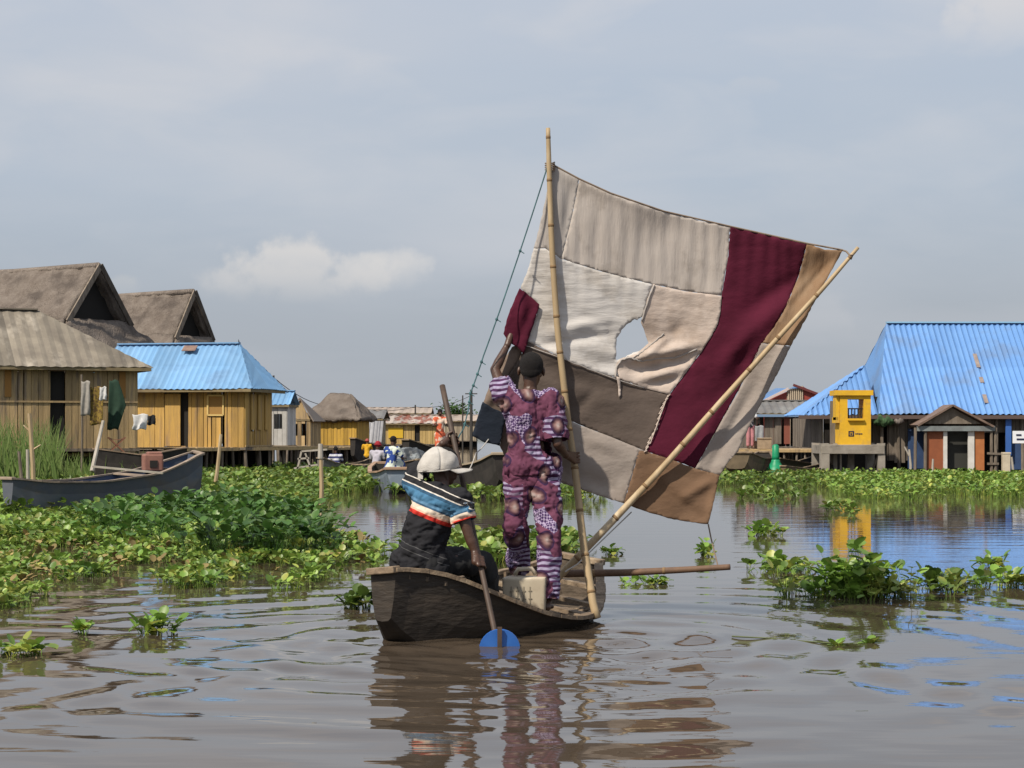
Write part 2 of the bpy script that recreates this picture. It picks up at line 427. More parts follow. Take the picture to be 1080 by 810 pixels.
brown_ = mat_points([(-60, 640), (130, 602), (255, 612), (400, 598), (395, 572), (300, 552), (180, 556), (-60, 556)], 3.5, 1, 9, 1.2, -.1)
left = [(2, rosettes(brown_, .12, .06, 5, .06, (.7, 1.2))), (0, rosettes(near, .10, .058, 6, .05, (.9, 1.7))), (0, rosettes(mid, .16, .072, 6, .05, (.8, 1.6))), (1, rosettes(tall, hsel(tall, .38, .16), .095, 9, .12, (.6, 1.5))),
        (0, rosettes(far, .26, .095, 8, .1)), (0, rosettes(far2, .30, .10, 8, .12))]
field('water_hyacinth_mat', 'broad mat of green water hyacinth floating in front of the left huts', left, [lf, lfd, M('withered_leaf', (.20, .14, .05), .8, (.28, .23, .09), 4)])
b1 = mat_points([(425, 598), (470, 602), (560, 596), (610, 590), (612, 575), (560, 570), (430, 574)], 30, 1, 11, 1.5, -.25)
b2 = mat_points([(410, 522), (480, 530), (600, 534), (650, 526), (640, 515), (520, 512), (430, 510)], 10, 1, 12, .7, .05)
b3 = mat_points([(345, 524), (420, 520), (520, 512), (520, 500), (345, 500)], 6, 1, 13, .5, -.35)
field('water_hyacinth_mat', 'loose band of water hyacinth drifting behind the sailing canoe', [(0, rosettes(b1, .17, .085, 7)), (0, rosettes(b2, .22, .11, 6)), (0, rosettes(b3, .28, .13, 6))], [lf])
c1 = mat_points([(895, 527), (960, 529), (1030, 526), (1140, 526), (1140, 506), (1000, 504), (880, 506), (870, 516)], 12, 1, 21, .6, -.28)
c2 = mat_points([(745, 512), (800, 514), (870, 514), (900, 508), (880, 502), (760, 502)], 7, 1, 22, .6, -.2)
c3 = mat_points([(770, 528), (840, 530), (850, 518), (790, 514)], 9, 1, 23, 1.1, .05)
c4 = mat_points([(870, 542), (905, 544), (905, 536), (872, 535)], 14, 1, 24, 1.5, -.05)
field('water_hyacinth_mat', 'long bank of pale green water hyacinth in front of the right houses', [(0, rosettes(c1, hsel(c1, .23, .11), .08, 8, .12, (1.0, 1.8))), (0, rosettes(c2, .2, .09, 7)), (0, rosettes(c3, .10, .11, 5)), (0, rosettes(c4, .10, .10, 5))], [lf])

# single floating plants and small clumps
def plant(px, py, n, rad, h, size, label, seed, per=6, dark=False, tone=(1.0, 1.7), flat=1.0):
    c = G(px, py); r = np.random.default_rng(seed); a = r.uniform(0, 2*np.pi, n); d = rad*np.sqrt(r.uniform(0, 1, n))
    pts = np.stack([c.x+np.cos(a)*d, c.y+np.sin(a)*d*flat, 0*a], 1)
    hh = h*(1.15-.6*d/max(rad, .01)); 
    pts_b = np.stack([c.x+np.cos(a+1)*d*1.1, c.y+np.sin(a+1)*d*1.1*flat, 0*a], 1)
    return field('water_hyacinth', label, [(0, rosettes(pts, hh, size, per, .04, tone, r)), (0, rosettes(pts_b, h*.4, size*.8, 4, .05, tone, r))], [lfd if dark else lf], 'water plant', 'thing', tuple(c))
SM = 'small water hyacinth plants adrift'
plant(162, 668, 6, .12, .13, .07, 'small tuft of hyacinth drifting on open water below the left mat', 31)['group'] = SM
plant(378, 642, 6, .10, .16, .075, 'small hyacinth plant floating just left of the canoe stern', 32, tone=(.6, .9))['group'] = SM
plant(88, 668, 3, .01, .10, .07, 'tiny pale yellow-green hyacinth sprig alone on the water near the left edge', 33, 4, tone=(1.5, 1.9))['group'] = SM
plant(12, 690, 6, .16, .11, .08, 'hyacinth plant cut by the left picture edge, lowest on the water', 34)['group'] = SM
plant(683, 616, 8, .20, .07, .06, 'flat little hyacinth patch floating under the horizontal boom', 35, 4)['group'] = SM
plant(645, 585, 4, .06, .12, .07, 'small hyacinth sprig floating between the sail rope and the boom', 36, 5)['group'] = SM
plant(745, 586, 5, .09, .15, .07, 'slim hyacinth plant below the bottom corner of the sail', 37, 5)['group'] = SM
plant(808, 565, 9, .22, .16, .085, 'small hyacinth cluster on the water below the green marker', 39)['group'] = SM
plant(822, 602, 12, .34, .14, .08, 'low hyacinth cluster touching the big right clump on its left side', 40)['group'] = SM
plant(992, 622, 12, .22, .17, .08, 'hyacinth cluster trailing off the right side of the big clump', 41, tone=(.6, 1.0))['group'] = SM
plant(1055, 618, 12, .26, .15, .08, 'hyacinth plant floating near the right picture edge', 42)['group'] = SM
plant(1046, 597, 6, .12, .12, .075, 'upper hyacinth sprig near the right picture edge', 43)['group'] = SM
plant(918, 678, 2, .01, .02, .05, 'flat leaf scrap floating below the big right clump', 44, 3)['group'] = SM
plant(882, 680, 2, .01, .02, .05, 'two loose leaves at the end of a drifting stem, below the big right clump', 45, 3)['group'] = SM
c = G(905, 628)
pts = np.stack([c.x+rng.normal(0, .21, 34), c.y+rng.normal(0, .15, 34), np.zeros(34)], 1)
pts2 = np.stack([c.x+rng.normal(0, .26, 46), c.y+rng.normal(0, .17, 46), np.zeros(46)], 1)
pb = np.array([[c.x+.03, c.y, 0], [c.x+.06, c.y+.1, 0], [c.x-.18, c.y, 0]])
field('water_hyacinth', 'large leafy water hyacinth clump standing tall on open water at the right', [(0, rosettes(pts, .24, .075, 8, .05, (1.0, 1.8))), (0, rosettes(pts2, .09, .07, 8, .07, (.9, 1.8))), (0, rosettes(pts[:7], .30, .09, 5, .05, (1.0, 1.6))), (0, rosettes(pb, .44, .115, 6, .05, (1.0, 1.6)))], [lf, lfd], 'water plant', 'thing', tuple(c))

m_ = MB(); q_ = [G(772, 672), G(810, 675), G(845, 677), G(884, 681)]
m_.tube([p+Vector((.02*(k_ % 2), .05*(k_ % 2), .006)) for k_, p in enumerate(q_)], .0055, 5); o_ = m_.build('drifting_stem', M('green_stem', (.07, .09, .03), .6), loc=q_[0]); tag(o_, 'long thin stem drifting flat on the water below the big right clump', 'plant stem')
# reeds and grass in front of the left hut
def grass(name, label, px0, px1, py, n, h, seed, mat_, cat='grass'):
    r = np.random.default_rng(seed); x = r.uniform(px0, px1, n); yy = py+r.uniform(-4, 4, n)
    base = np.array([tuple(G(a, b)) for a, b in zip(x, yy)]); vs = []; qs = []; tn = []
    for i in range(n):
        a = r.uniform(0, 6.28); hh = h*r.uniform(.45, 1.1); ln = r.uniform(.05, .5)*hh; d = np.array([math.cos(a), math.sin(a)*.4, 0]); wv = np.array([.026, 0, 0])
        for k in range(5):
            t = k/4; p = base[i]+d*ln*t*t+np.array([0, 0, hh*(t-.25*t*t*ln/hh)]); ww = wv*(1-t*.95)
            vs += [p-ww, p+ww]
        for k in range(4): q = i*10+k*2; qs.append((q, q+1, q+3, q+2)); tn.append(r.uniform(.7, 1.3) if k == 0 else tn[-1])
    me = raw_mesh(name, np.array(vs), np.array(qs), np.array(tn)); o = link(me, name, mat_); tag(o, label, cat, kind='stuff')
gm = M('grass_blade', (.085, .15, .03), .6, (.16, .21, .06), 2, trans=.25, det=2)
grass('reed_grass', 'tall green reed grass growing in front of the left plank hut', -30, 62, 513, 800, 1.75, 1, gm)
grass('reed_grass', 'fringe of shorter grass along the foot of the left hut', 40, 200, 512, 700, .85, 2, gm)
# ================================================================ BUILDINGS
plank_y = M('yellow_plank', (.50, .31, .085), .8, (.37, .23, .075), 3, bump=.4, bscale=14, stretch=(4, 4, .45), col3=(.27, .18, .10), s3=1.2)
plank_t = M('tan_plank', (.46, .325, .16), .85, (.34, .245, .13), 3, bump=.4, bscale=14, stretch=(4, 4, .45), col3=(.21, .16, .11), s3=1.3)
plank_g = M('grey_plank', (.21, .175, .14), .9, (.13, .105, .08), 3, bump=.4, bscale=14, stretch=(3, 3, .6))
plank_o = M('orange_plank', (.36, .30, .22), .85, (.27, .22, .15), 3, stretch=(3, 3, .6))
post_m = M('stilt_wood', (.20, .165, .13), .9, (.10, .08, .06), 5, bump=.4, stretch=(2, 2, .5))
dark = M('dark_interior', (.02, .018, .016), .9)  # near-black; where it fills openings, shade is put into the colour
tin_b = M('blue_tin', (.15, .31, .52), .6, (.18, .34, .54), 1.5, spec=.4, col3=(.13, .24, .40), s3=.7)
tin_b2 = M('blue_tin_right', (.115, .255, .53), .6, (.135, .285, .56), 1.2, spec=.35, col3=(.13, .23, .42), s3=.8)
tin_t = M('tan_tin', (.205, .178, .138), .75, (.14, .12, .095), 2.2, stretch=(1, .35, 1), col3=(.29, .255, .205), s3=1.5)
tin_r = M('rusty_tin', (.20, .07, .045), .75, (.36, .31, .27), 1.1, lo=.45, hi=.52, stretch=(1, .4, 1))
tin_g = M('grey_tin', (.17, .17, .165), .7, (.13, .12, .115), 1.5)
tin_pale = M('pale_tin', (.36, .30, .25), .75, (.30, .24, .2), .8)
tin_red = M('red_tin', (.30, .05, .035), .6, (.22, .045, .035), 1.5)
thatch = M('thatch', (.155, .128, .108), .95, (.22, .187, .16), 2.5, bump=1, bscale=9, bdist=.08, bstretch=(3, 3, .7), col3=(.11, .092, .08), s3=.9, spec=.05)
rust = M('rust_patch', (.16, .10, .085), .85, (.25, .17, .13), 5)
white_m = M('white_paint', (.62, .60, .56), .7, (.5, .48, .44), 3)
conc = M('concrete', (.30, .27, .23), .9, (.22, .195, .16), 3, bump=.3, bscale=20, col3=(.14, .12, .10), s3=1.3)
yel = M('yellow_paint', (.72, .42, .02), .7, (.60, .34, .02), 3, col3=(.50, .30, .05), s3=2.5)
blue_p = M('blue_paint', (.025, .05, .12), .7, (.035, .07, .16), 3)
navy = M('navy_mark', (.01, .012, .05), .6)
fascia = M('fascia_wood', (.24, .19, .10), .85, (.16, .12, .07), 4)

def planks(mb, a, b, z0, z1, openings=(), w=.17, th=.025, gap=.012, ragged=0, tl=.72, th_=1.18):
    """vertical boards along a->b (local xy), leaving openings (t0,t1,z0,z1) measured along the wall"""
    a = Vector((a[0], a[1], 0)); b = Vector((b[0], b[1], 0)); d = b-a; l = d.length; d.normalize(); x = 0
    rot = Matrix((d, Vector((-d.y, d.x, 0)), Vector((0, 0, 1)))).transposed()
    while x < l-.02:
        ww = min(w*random.uniform(.7, 1.3), l-x); cx = x+ww/2; tone = random.uniform(tl, th_)
        segs = [(z0-random.uniform(0, ragged), z1)]
        for (t0, t1, y0, y1) in openings:
            if x+ww > t0+.03 and x < t1-.03:
                # clip the board at the opening's side
                if x < t0-.02: ww = t0-x; cx = x+ww/2; continue
                if x+ww > t1+.02: cut = t1-x; x += cut; ww -= cut; cx = x+ww/2; continue
                ns = []
                for (s0, s1) in segs:
                    if y0 > s0: ns.append((s0, min(s1, y0)))
                    if y1 < s1: ns.append((max(s0, y1), s1))
                segs = ns
        for (s0, s1) in segs:
            if s1-s0 < .02: continue
            p = a+d*cx
            g2 = gap if random.random() > .2 else gap+random.uniform(.01, .035)
            mb.box((p.x, p.y, (s0+s1)/2), (max(.02, ww-g2), th, s1-s0), rot, tone, jit=.006)
        x += ww
def panel(mb, a, b, top, inl, inr, kind, pitch=.16, amp=.022, rows=6, tone=1.0, var=.14, mi=0):
    """roof slope: eave a->b, 'top' = vector from eave straight up the slope; inl/inr hip insets"""
    a = Vector(a); b = Vector(b); top = Vector(top); e_ = b-a; l = e_.length; e_.normalize(); n = e_.cross(top).normalized()
    if n.z < 0: n = -n
    if kind == 'tin': nu = int(max(4, l/pitch*4))
    else: nu = int(max(6, l/.12)); rows = 14
    tones = [1+random.uniform(-var, var) for _ in range(200)]
    def fn(u, v):
        x = u*l; h = 1.0
        if inl > 0: h = min(h, x/inl)
        if inr > 0: h = min(h, (l-x)/inr)
        p = a+e_*x+top*(v*max(h, 0))
        if kind == 'tin':
            p = p+n*amp*math.sin(2*math.pi*x/pitch)-n*(.012*((v*3) % 1))
            if v == 0: p -= top.normalized()*(.022*math.sin(math.floor(x/.8)*5.3))
        else:
            q = Vector((p.x*1.3, p.y*1.3, p.z*1.3)); p = p+n*(.11*fbm(q, 1.3, 4))
            if v == 0: p -= Vector((0, 0, .10*abs(noise.noise(q*5))+.06*random.random()))
        return p
    mb.grid(nu, rows, fn, mi=mi, tf=lambda u, v: tone*tones[int(u*l/.8) % 200]*(.93 if v > .48 else 1) if kind == 'tin' else tone)
def hut(name, label, px, Y, phi, W, D, zf, ze, zr, wallm, roofm, kind, inl=1.5, inr=1.5, ov=.4, front=(), right=(), left=(), cat='hut', stilts=True, group=None, pitch=.16, solid=None, gablet=0, amp=.022, base=None, var=.14):
    X = (px-540)*Y/F
    root = empty(name, (X, Y, 0), R(phi), label, cat, group)
    mb = MB()
    planks(mb, (-W, 0), (0, 0), zf, ze, front, ragged=.05); planks(mb, (0, 0), (0, D), zf, ze, right)
    planks(mb, (-W, D), (-W, 0), zf, ze, left); planks(mb, (0, D), (-W, D), zf, ze)
    mb.build('wall', wallm, root)
    fl = MB(); fl.box((-W/2, D/2, zf-.05), (W+.1, D+.1, .08)); fl.build('floor_board', post_m, root)
    roof = MB(); h = zr-ze; run = D/2+ov; k = ov*h/(D/2+ov)*0
    z0 = ze+.02
    up = Vector((0, run, h))
    panel(roof, (-W-ov, -ov, z0), (ov, -ov, z0), up, inl+0, inr+0, kind, pitch, amp, var=var)
    panel(roof, (ov, D+ov, z0), (-W-ov, D+ov, z0), Vector((0, -run, h)), inr, inl, kind, pitch, amp)
    if inr > 0: panel(roof, (ov, -ov, z0), (ov, D+ov, z0), Vector((-inr, 0, h)), run, run, kind, pitch, amp)
    if inl > 0: panel(roof, (-W-ov, D+ov, z0), (-W-ov, -ov, z0), Vector((inl, 0, h)), run, run, kind, pitch, amp)
    ro = roof.build('roof', roofm, root, smooth=(kind != 'tin'), solid=solid or (.012 if kind == 'tin' else .2))
    rc = MB()
    if kind == 'tin':
        r0, r1 = Vector((-W-ov+inl, D/2, z0+h+.03)), Vector((ov-inr, D/2, z0+h+.03))
        rc.beam(r0, r1, .22, .04)
        rc.build('ridge_cap', roofm, ro)
        fa = MB(); fa.beam((-W-ov+.05, -ov+.03, z0-.05), (ov-.05, -ov+.03, z0-.05), .03, .09); fa.beam((ov-.05, -ov+.05, z0-.05), (ov-.05, D+ov-.05, z0-.05), .03, .09)
        fa.build('eave_board', fascia, ro)
    sk = MB(); sk.box((-W/2, D+.02, zf/2-.15), (W, .03, zf+.25)); sk.build('underfloor_shade', dark, root)  # added near-black sheet, painting the shade under the floor
    if stilts:
        n = max(2, int(W/.9)); 
        for i in range(n+1):
            for yv in (0.05, D/2, D-.05):
                s = MB(); x = -W*i/n; s.tube([(x+random.uniform(-.08, .08), yv, -.5), (x, yv, zf)], [.05, .045], 6, random.uniform(.7, 1.2)); s.build('stilt', post_m, root)
    return root
def hole_frame(root, u0, u1, z0, z1, m, v=-.03, shutter=None, name='window', w=.05, pane=None):
    f = MB()
    for a, b in (((u0, z0), (u1, z0)), ((u0, z1), (u1, z1)), ((u0, z0), (u0, z1)), ((u1, z0), (u1, z1))):
        f.beam((a[0], v, a[1]), (b[0], v, b[1]), w, w)
    o = f.build(name, m, root)
    if shutter:
        s = MB(); s.box(((u0+u1)/2, v+.02, (z0+z1)/2), (u1-u0-.06, .02, z1-z0-.06)); s.build('shutter', shutter, o)
    return o

# --- plank hut with the tan tin roof, left edge
W1 = 6.2
h1 = hut('plank_hut', 'tan plank hut with weathered tan tin roof and washing on its wall, left edge', 145, 52, 24, W1, 4.0, .95, 3.12, 4.75, plank_t, tin_t, 'tin', 1.8, 2.7, .35,
         front=((3.84, 4.24, .95, 3.12),), pitch=.30, amp=.012, var=.22)
lt = MB(); lt.box((-W1/2, -.03, 2.2), (W1, .03, .05), tone=.8); lt.build('wall_batten', plank_t, h1)
d = MB(); d.box((-W1+4.04, .12, 2.0), (.38, .03, 2.05)); d.build('door', dark, h1)  # near-black sheet in the doorway, inner shade put into its colour
for u, c_ in ((-W1+2.72, 1), (-.42, 1)):
    s = MB(); s.box((u, -.035, 2.68), (.17, .03, .72)); s.build('shutter', M('ochre_board', (.30, .15, .04), .8), h1)
# --- blue roofed yellow hut
h2 = hut('plank_hut', 'yellow plank hut with bright blue tin roof and one framed window', 258, 58, -12, 5.3, 2.5, .92, 2.68, 4.12, plank_y, tin_b, 'tin', 1.0, 1.0, .38,
         front=((2.7, 2.77, .9, 2.7), (3.2, 3.47, .95, 2.6), (4.1, 4.65, 1.85, 2.5)), right=((.5, .9, 1.4, 2.6),), pitch=.2, amp=.02)
hole_frame(h2, -1.18, -.68, 1.9, 2.5, M('pale_yellow_frame', (.58, .42, .16), .8), shutter=M('ochre_shutter', (.30, .17, .05), .8))
d = MB(); d.box((-1.95, .1, 1.75), (.3, .03, 1.7)); d.build('door', dark, h2)  # near-black sheet behind the opening paints the dark of the room
d = MB(); d.box((-2.32, -.04, 1.75), (.5, .03, 1.6)); d.build('door', plank_y, h2)
for v in (.62, 1.25, 1.9):
    s = MB(); s.box((.04, v, 2.0), (.03, .3, 1.1)); s.build('shutter', plank_y, h2)
s = MB(); s.box((.05, 1.2, .95), (.02, 2.5, .04)); s.build('sill_board', plank_t, h2)
s = MB(); s.box((-2.15, .92, 4.0), (.45, .3, .02), Matrix.Rotation(R(35), 3, 'X')); s.build('roof_patch', rust, h2)
# gablet at the right end of the ridge
s = MB(); s.add([(-.66, 1.25, 4.30), (-.58, .98, 3.84), (-.58, 1.52, 3.84)], [(0, 1, 2)]); s.build('gable_vent', dark, h2)
# --- two big thatched houses behind
def thatched(px, py, Y, phi, Wd, lab, gh, gw, skirt):
    """steep roof with an open gable facing right and a skirt roof below it"""
    a = P(px, py, Y); zr = a.z
    root = empty('thatched_house', (a.x, Y, 0), R(phi), lab, 'house')
    m = MB(); zb = zr-gh; hw = gw/2; slope = gh/hw
    zlow = 2.7; full = (zr-zlow)/slope*1.25
    # main slopes, gable end open (inset 0)
    for sg in (-1, 1):
        panel(m, (-Wd if sg < 0 else 0, sg*hw, zb) if sg < 0 else (0, sg*hw, zb), (0, sg*hw, zb) if sg < 0 else (-Wd, sg*hw, zb), Vector((0, -sg*hw, gh)), 0, 0, 'thatch')
        A = Vector((-Wd, sg*full, zlow)); B = Vector((.9, sg*full, zlow)); tp = Vector((0, -sg*(full-hw), zb-zlow))
        if sg < 0: panel(m, A, B, tp, 0, .9, 'thatch')
        else: panel(m, B, A, tp, .9, 0, 'thatch')
    panel(m, (skirt, -full, zlow), (skirt, full, zlow), Vector((-skirt, 0, zb-zlow)), full-hw, full-hw, 'thatch')
    r = m.build('roof', thatch, root, smooth=True, solid=.2)
    g = MB(); g.beam((.14, 0, zr+.1), (.14, -hw-.12, zb-.1), .06, .2, tone=1.3); r_ = g.build('gable_board', post_m, root)  # front board lightened, sun side put into the colour
    g = MB(); g.beam((.14, 0, zr+.1), (.14, hw+.12, zb-.1), .06, .2, tone=.5); g.build('gable_board', post_m, root)  # rear board darkened, shaded side put into the colour
    g = MB(); g.add([(-.35, -hw+.06, zb), (-.35, hw-.06, zb), (-.35, 0, zr-.1)], [(0, 1, 2)]); g.build('gable_shade', dark, root, solid=.03)  # near-black sheet painting the shade inside the open gable
    g = MB(); g.tube([(-Wd, 0, zr+.06), (-Wd*.5, 0, zr+.03), (.05, 0, zr+.08)], [.13, .12, .13], 8, 1.25); g.build('ridge_roll', thatch, root, smooth=True)
    wl = MB(); planks(wl, (-Wd, -full+.7), (0, -full+.7), .9, zlow+.1); planks(wl, (0, -full+.7), (0, full-.7), .9, zlow+.1); wl.build('wall', plank_t, root)
    for i in range(5):
        s = MB(); s.tube([(-i*1.3, -full+.8, -.5), (-i*1.3, -full+.8, .95)], .06, 6); s.build('stilt', post_m, root)
thatched(103, 283, 66, -30, 8.0, 'large brown thatched house with open triangular gable, behind the tan roofed hut', 1.85, 3.0, 1.6)
thatched(203, 310, 76, -30, 8.0, 'second brown thatched house rising behind the blue roofed yellow hut', 1.75, 2.1, 1.2)

# --- small huts beyond, towards the middle
h3 = hut('small_hut', 'tiny white hut with a blue roof, squeezed beside the blue roofed yellow hut', 303, 76, -6, .75, 1.5, .85, 2.45, 3.0, white_m, tin_b, 'tin', 0, 0, .15, front=((.2, .55, 1.5, 2.1),), pitch=.2)
h4 = hut('small_hut', 'small tan hut with pointed gable and two dark windows, left of the thatched yellow hut', 327, 86, -8, 1.15, 2.0, .75, 1.95, 2.05, plank_t, tin_pale, 'tin', 0, 0, .05, front=((.3, .55, 1.2, 1.75), (.75, .98, 1.2, 1.75)), pitch=.25)
g = MB(); g.add([(-1.15, -.02, 1.95), (0, -.02, 1.95), (-.45, -.02, 2.85)], [(0, 1, 2)]); g.build('gable', plank_t, h4, solid=.04)
for sx, t in ((-1.35, 1.2), (.2, .6)):  # left slope lightened, right darkened: sun and shade put into the tone
    g = MB(); a0 = Vector((-.45, -.15, 2.92)); b0 = Vector((sx, -.15, 1.85)); g.add([a0, b0, b0+Vector((-.6 if sx < 0 else 0, 2.3, 0)), a0+Vector((-.6, 2.3, 0))], [(0, 1, 2, 3)], t); g.build('roof', tin_pale, h4, solid=.05)
h5 = hut('thatched_hut', 'small yellow hut under a rounded dark thatch, in the middle distance', 376, 90, -10, 2.3, 2.4, .75, 1.95, 3.15, M('bright_yellow_board', (.50, .30, .045), .8, (.38, .23, .05), 3, stretch=(3, 3, .6)), thatch, 'thatch', .9, .9, .25)
h6 = hut('long_shed', 'long low yellow hut with patchy rusty tin roof, in the middle distance', 462, 130, 0, 4.45, 5, .55, 1.93, 2.5, M('buff_board', (.50, .35, .14), .85, (.42, .29, .11), 2), tin_r, 'tin', 0, 0, .3, front=((.42, .75, 1.3, 1.65), (2.85, 3.22, .55, 1.85)), pitch=.5, amp=.03, stilts=False)
d = MB(); d.box((-4.45+3.03, .1, 1.2), (.37, .04, 1.3)); d.build('door', dark, h6)  # doorway filled near-black, painting the shade inside
s = MB(); s.box((-2.9, -.05, 1.3), (1.0, .03, .7)); s.build('wall_patch', M('lemon_paint', (.6, .38, .03), .8), h6)
for lab, px0, px1, yb, yt, Y, mm in (('long pale tin roofed shed on the skyline left of the canoe', 372, 452, 436, 430, 190, tin_pale), ('pale tin roofed shed behind the rusty roofed yellow hut, right half', 448, 502, 444, 438, 170, tin_pale), ('grey tin roofed shed beside the thatched yellow hut', 376, 400, 442, 433, 120, tin_g)):
    a = P(px1, yb, Y); W_ = (px1-px0)*Y/F
    hh = hut('long_shed', lab, px1, Y, 0, W_, 6, .6, a.z, P(0, yt, Y+3).z, plank_o, mm, 'tin', 0, 0, .3, stilts=False, pitch=.8, amp=.04)
# grey leaning sheets and dark clutter beside the yellow long hut
for px, y0, y1, Y, wd, c_, lab in ((392, 444, 470, 100, .5, (.30, .30, .32), 'grey tin sheet leaning beside the thatched yellow hut'), (383, 446, 470, 99, .4, (.38, .38, .40), 'paler tin sheet leaning at the corner of the thatched yellow hut')):
    a = P(px, y1, Y); b = P(px, y0, Y); m = MB()
    m.grid(16, 2, lambda u, v: a+Vector(((u-.5)*wd*2.0+v*.2*wd, .02*math.sin(u*60)+v*.35, v*(b.z-a.z))))
    o = m.build('tin_sheet', M('sheet_'+str(px), c_, .6, tuple(x*.7 for x in c_), 2), loc=a, solid=.01); tag(o, lab, 'metal sheet')

# --- decks
def deck(label, p0, p1, Y0, Y1, zf, depth, nst, tone=1.0, name='wooden_deck', sp=.15):
    a = Vector(((p0-540)*Y0/F, Y0, 0)); b = Vector(((p1-540)*Y1/F, Y1, 0)); d = b-a; l = d.length; d.normalize()
    root = empty(name, a, math.atan2(d.y, d.x), label, 'deck')
    m = MB(); x = 0
    while x < l: m.box((x+sp/2, depth/2+random.uniform(-.06, .06), zf), (sp-.01, depth, .04), tone=random.uniform(.75, 1.2)); x += sp
    m.build('deck_planks', plank_t, root)
    e_ = MB(); e_.box((l/2, -.03, zf-.045), (l, .05, .09), tone=1.1); e_.build('edge_beam', plank_t, root)
    for i in range(nst):
        for v in (.05, depth*.5, depth-.1):
            x = l*(i+.3+random.uniform(-.2, .2))/nst
            s = MB(); s.tube([(x+random.uniform(-.15, .15), v, -.5), (x, v, zf-.02)], [.05, .04], 6, random.uniform(.6, 1.3)); s.build('stilt', post_m, root)
    return root
deck('long wooden deck on thin stilts below the blue roofed yellow hut', 186, 345, 55.5, 62, .90, 2.2, 12)
deck('low plank walkway on stilts between the yellow hut and the moored canoes', 336, 420, 78, 84, .72, 1.2, 7)
deck('dim wooden deck under the left plank hut', -20, 190, 50.5, 54, .80, 1.4, 10)

# leaning white gate-like trestle at the deck end
tr = empty('trestle', P(318, 498, 56), 0, 'white wooden trestle leaning at the end of the long deck', 'trestle')
for a, b in (((312, 502), (318, 476)), ((330, 500), (322, 478)), ((310, 494), (335, 490)), ((314, 484), (326, 483)), ((318, 476), (345, 474))):
    m = MB(); m.beam(P(*a, 56), P(*b, 56), .07, .05); m.build('rail', M('bleached_wood', (.42, .38, .33), .85, (.3, .27, .22), 5), tr, world=True)

# ================================================================ RIGHT SIDE
YH = 62
def RP(px, py, Y=YH): return P(px, py, Y)
# big blue roofed house
Xc = (1180-540)*YH/F
hr_ = empty('large_house', (Xc, YH, 0), 0, 'long house of dark weathered boards under a huge bright blue tin roof', 'house')
def LX(px, Y=YH): return (px-540)*Y/F-Xc
wl = MB()
ze = RP(0, 440).z; zf = .85
planks(wl, (LX(925), .0), (LX(1180), 0), zf-.4, ze+.05, ((1.85, 5.05, .3, ze-.5), (4.9, 5.6, .3, ze-.1), (0.0, .32, .3, ze-.1)), w=.2)
planks(wl, (LX(872), .5), (LX(935), .5), zf, ze+.05, ((.0, .45, zf+.6, ze-.2),), w=.2)
planks(wl, (0, 0), (0, 7), zf, ze); planks(wl, (0, 7), (LX(870), 7), zf, ze); planks(wl, (LX(870), 7), (LX(870), .5), zf, ze)
wl.build('wall', plank_g, hr_)
rf = MB(); ov = .45; eL = LX(918)
zt = RP(0, 341, YH+3.3).z; zm = ze+.1
# upper block: straight slope to ridge
panel(rf, (LX(924), -ov, zm), (.6, -ov, zm), Vector((0, 3.75, zt-zm)), .98, 0, 'tin', .19, .03, var=.06)
panel(rf, (.6, 7.05, zm), (LX(924), 7.05, zm), Vector((0, -3.75, zt-zm)), 0, .98, 'tin', .19, .03, var=.06)
# lower hip wing at the left
zw = RP(0, 385, YH+2).z
panel(rf, (LX(846), -ov+.02, zm-.03), (LX(924), -ov+.02, zm-.03), Vector((0, 3.75*(zw-zm)/(zt-zm)*1.15, (zw-zm))), 2.35, 0, 'tin', .19, .03, var=.06)
panel(rf, (LX(846), 4.1, zm-.03), (LX(846), -ov, zm-.03), Vector((2.35, 0, zw-zm)), 2.2, 2.2, 'tin', .19, .03, var=.06)
ro = rf.build('roof', tin_b2, hr_, solid=.012)
g = MB(); g.add([(LX(924)+.98, 3.3, zt-.03), (LX(924)+.02, -.43, zm-.03), (LX(924)+.02, 7.05, zm-.03)], [(0, 1, 2)]); g.build('gable', tin_b2, hr_, solid=.012)
g = MB(); g.beam((LX(924)+.98, 3.3, zt+.03), (.6, 3.3, zt+.03), .25, .05); g.build('ridge_cap', M('pale_blue_trim', (.25, .45, .62), .5), ro)
g = MB(); g.beam((LX(840), -ov-.0, zm-.1), (.6, -ov-.0, zm-.1), .04, .12); g.build('eave_board', M('brown_eave', (.10, .07, .06), .8), ro)
for (px, py, hh) in ((1043, 384, 15), (1040, 425, 9), (1042, 405, 6)):
    f = (440-py)/(440-341.); g = MB(); sl = Vector((0, 3.75, zt-zm)); c_ = Vector((LX(px), -ov, zm))+sl*f+Vector((0, -.03, .028)); g.beam(c_-sl*.05*hh/10, c_+sl*.05*hh/10, .13, .012); g.build('roof_patch', M('bare_patch', (.30, .25, .22), .8, (.2, .15, .13), 6), ro)
for px in (930, 948, 975, 1000, 1035, 1050, 1062, 1078, 1100):
    s = MB(); s.tube([(LX(px), -.12, -.5), (LX(px)+random.uniform(-.05, .05), -.1, ze)], .055, 6, random.uniform(.8, 1.3)); s.build('post', post_m, hr_)
bk = MB(); bk.box(((LX(868)+0)/2, .8, 1.1), (-LX(868)-.3, .05, 2.9)); bk.build('shade_backing', dark, hr_)  # added near-black sheet painting the shade inside and beneath the house
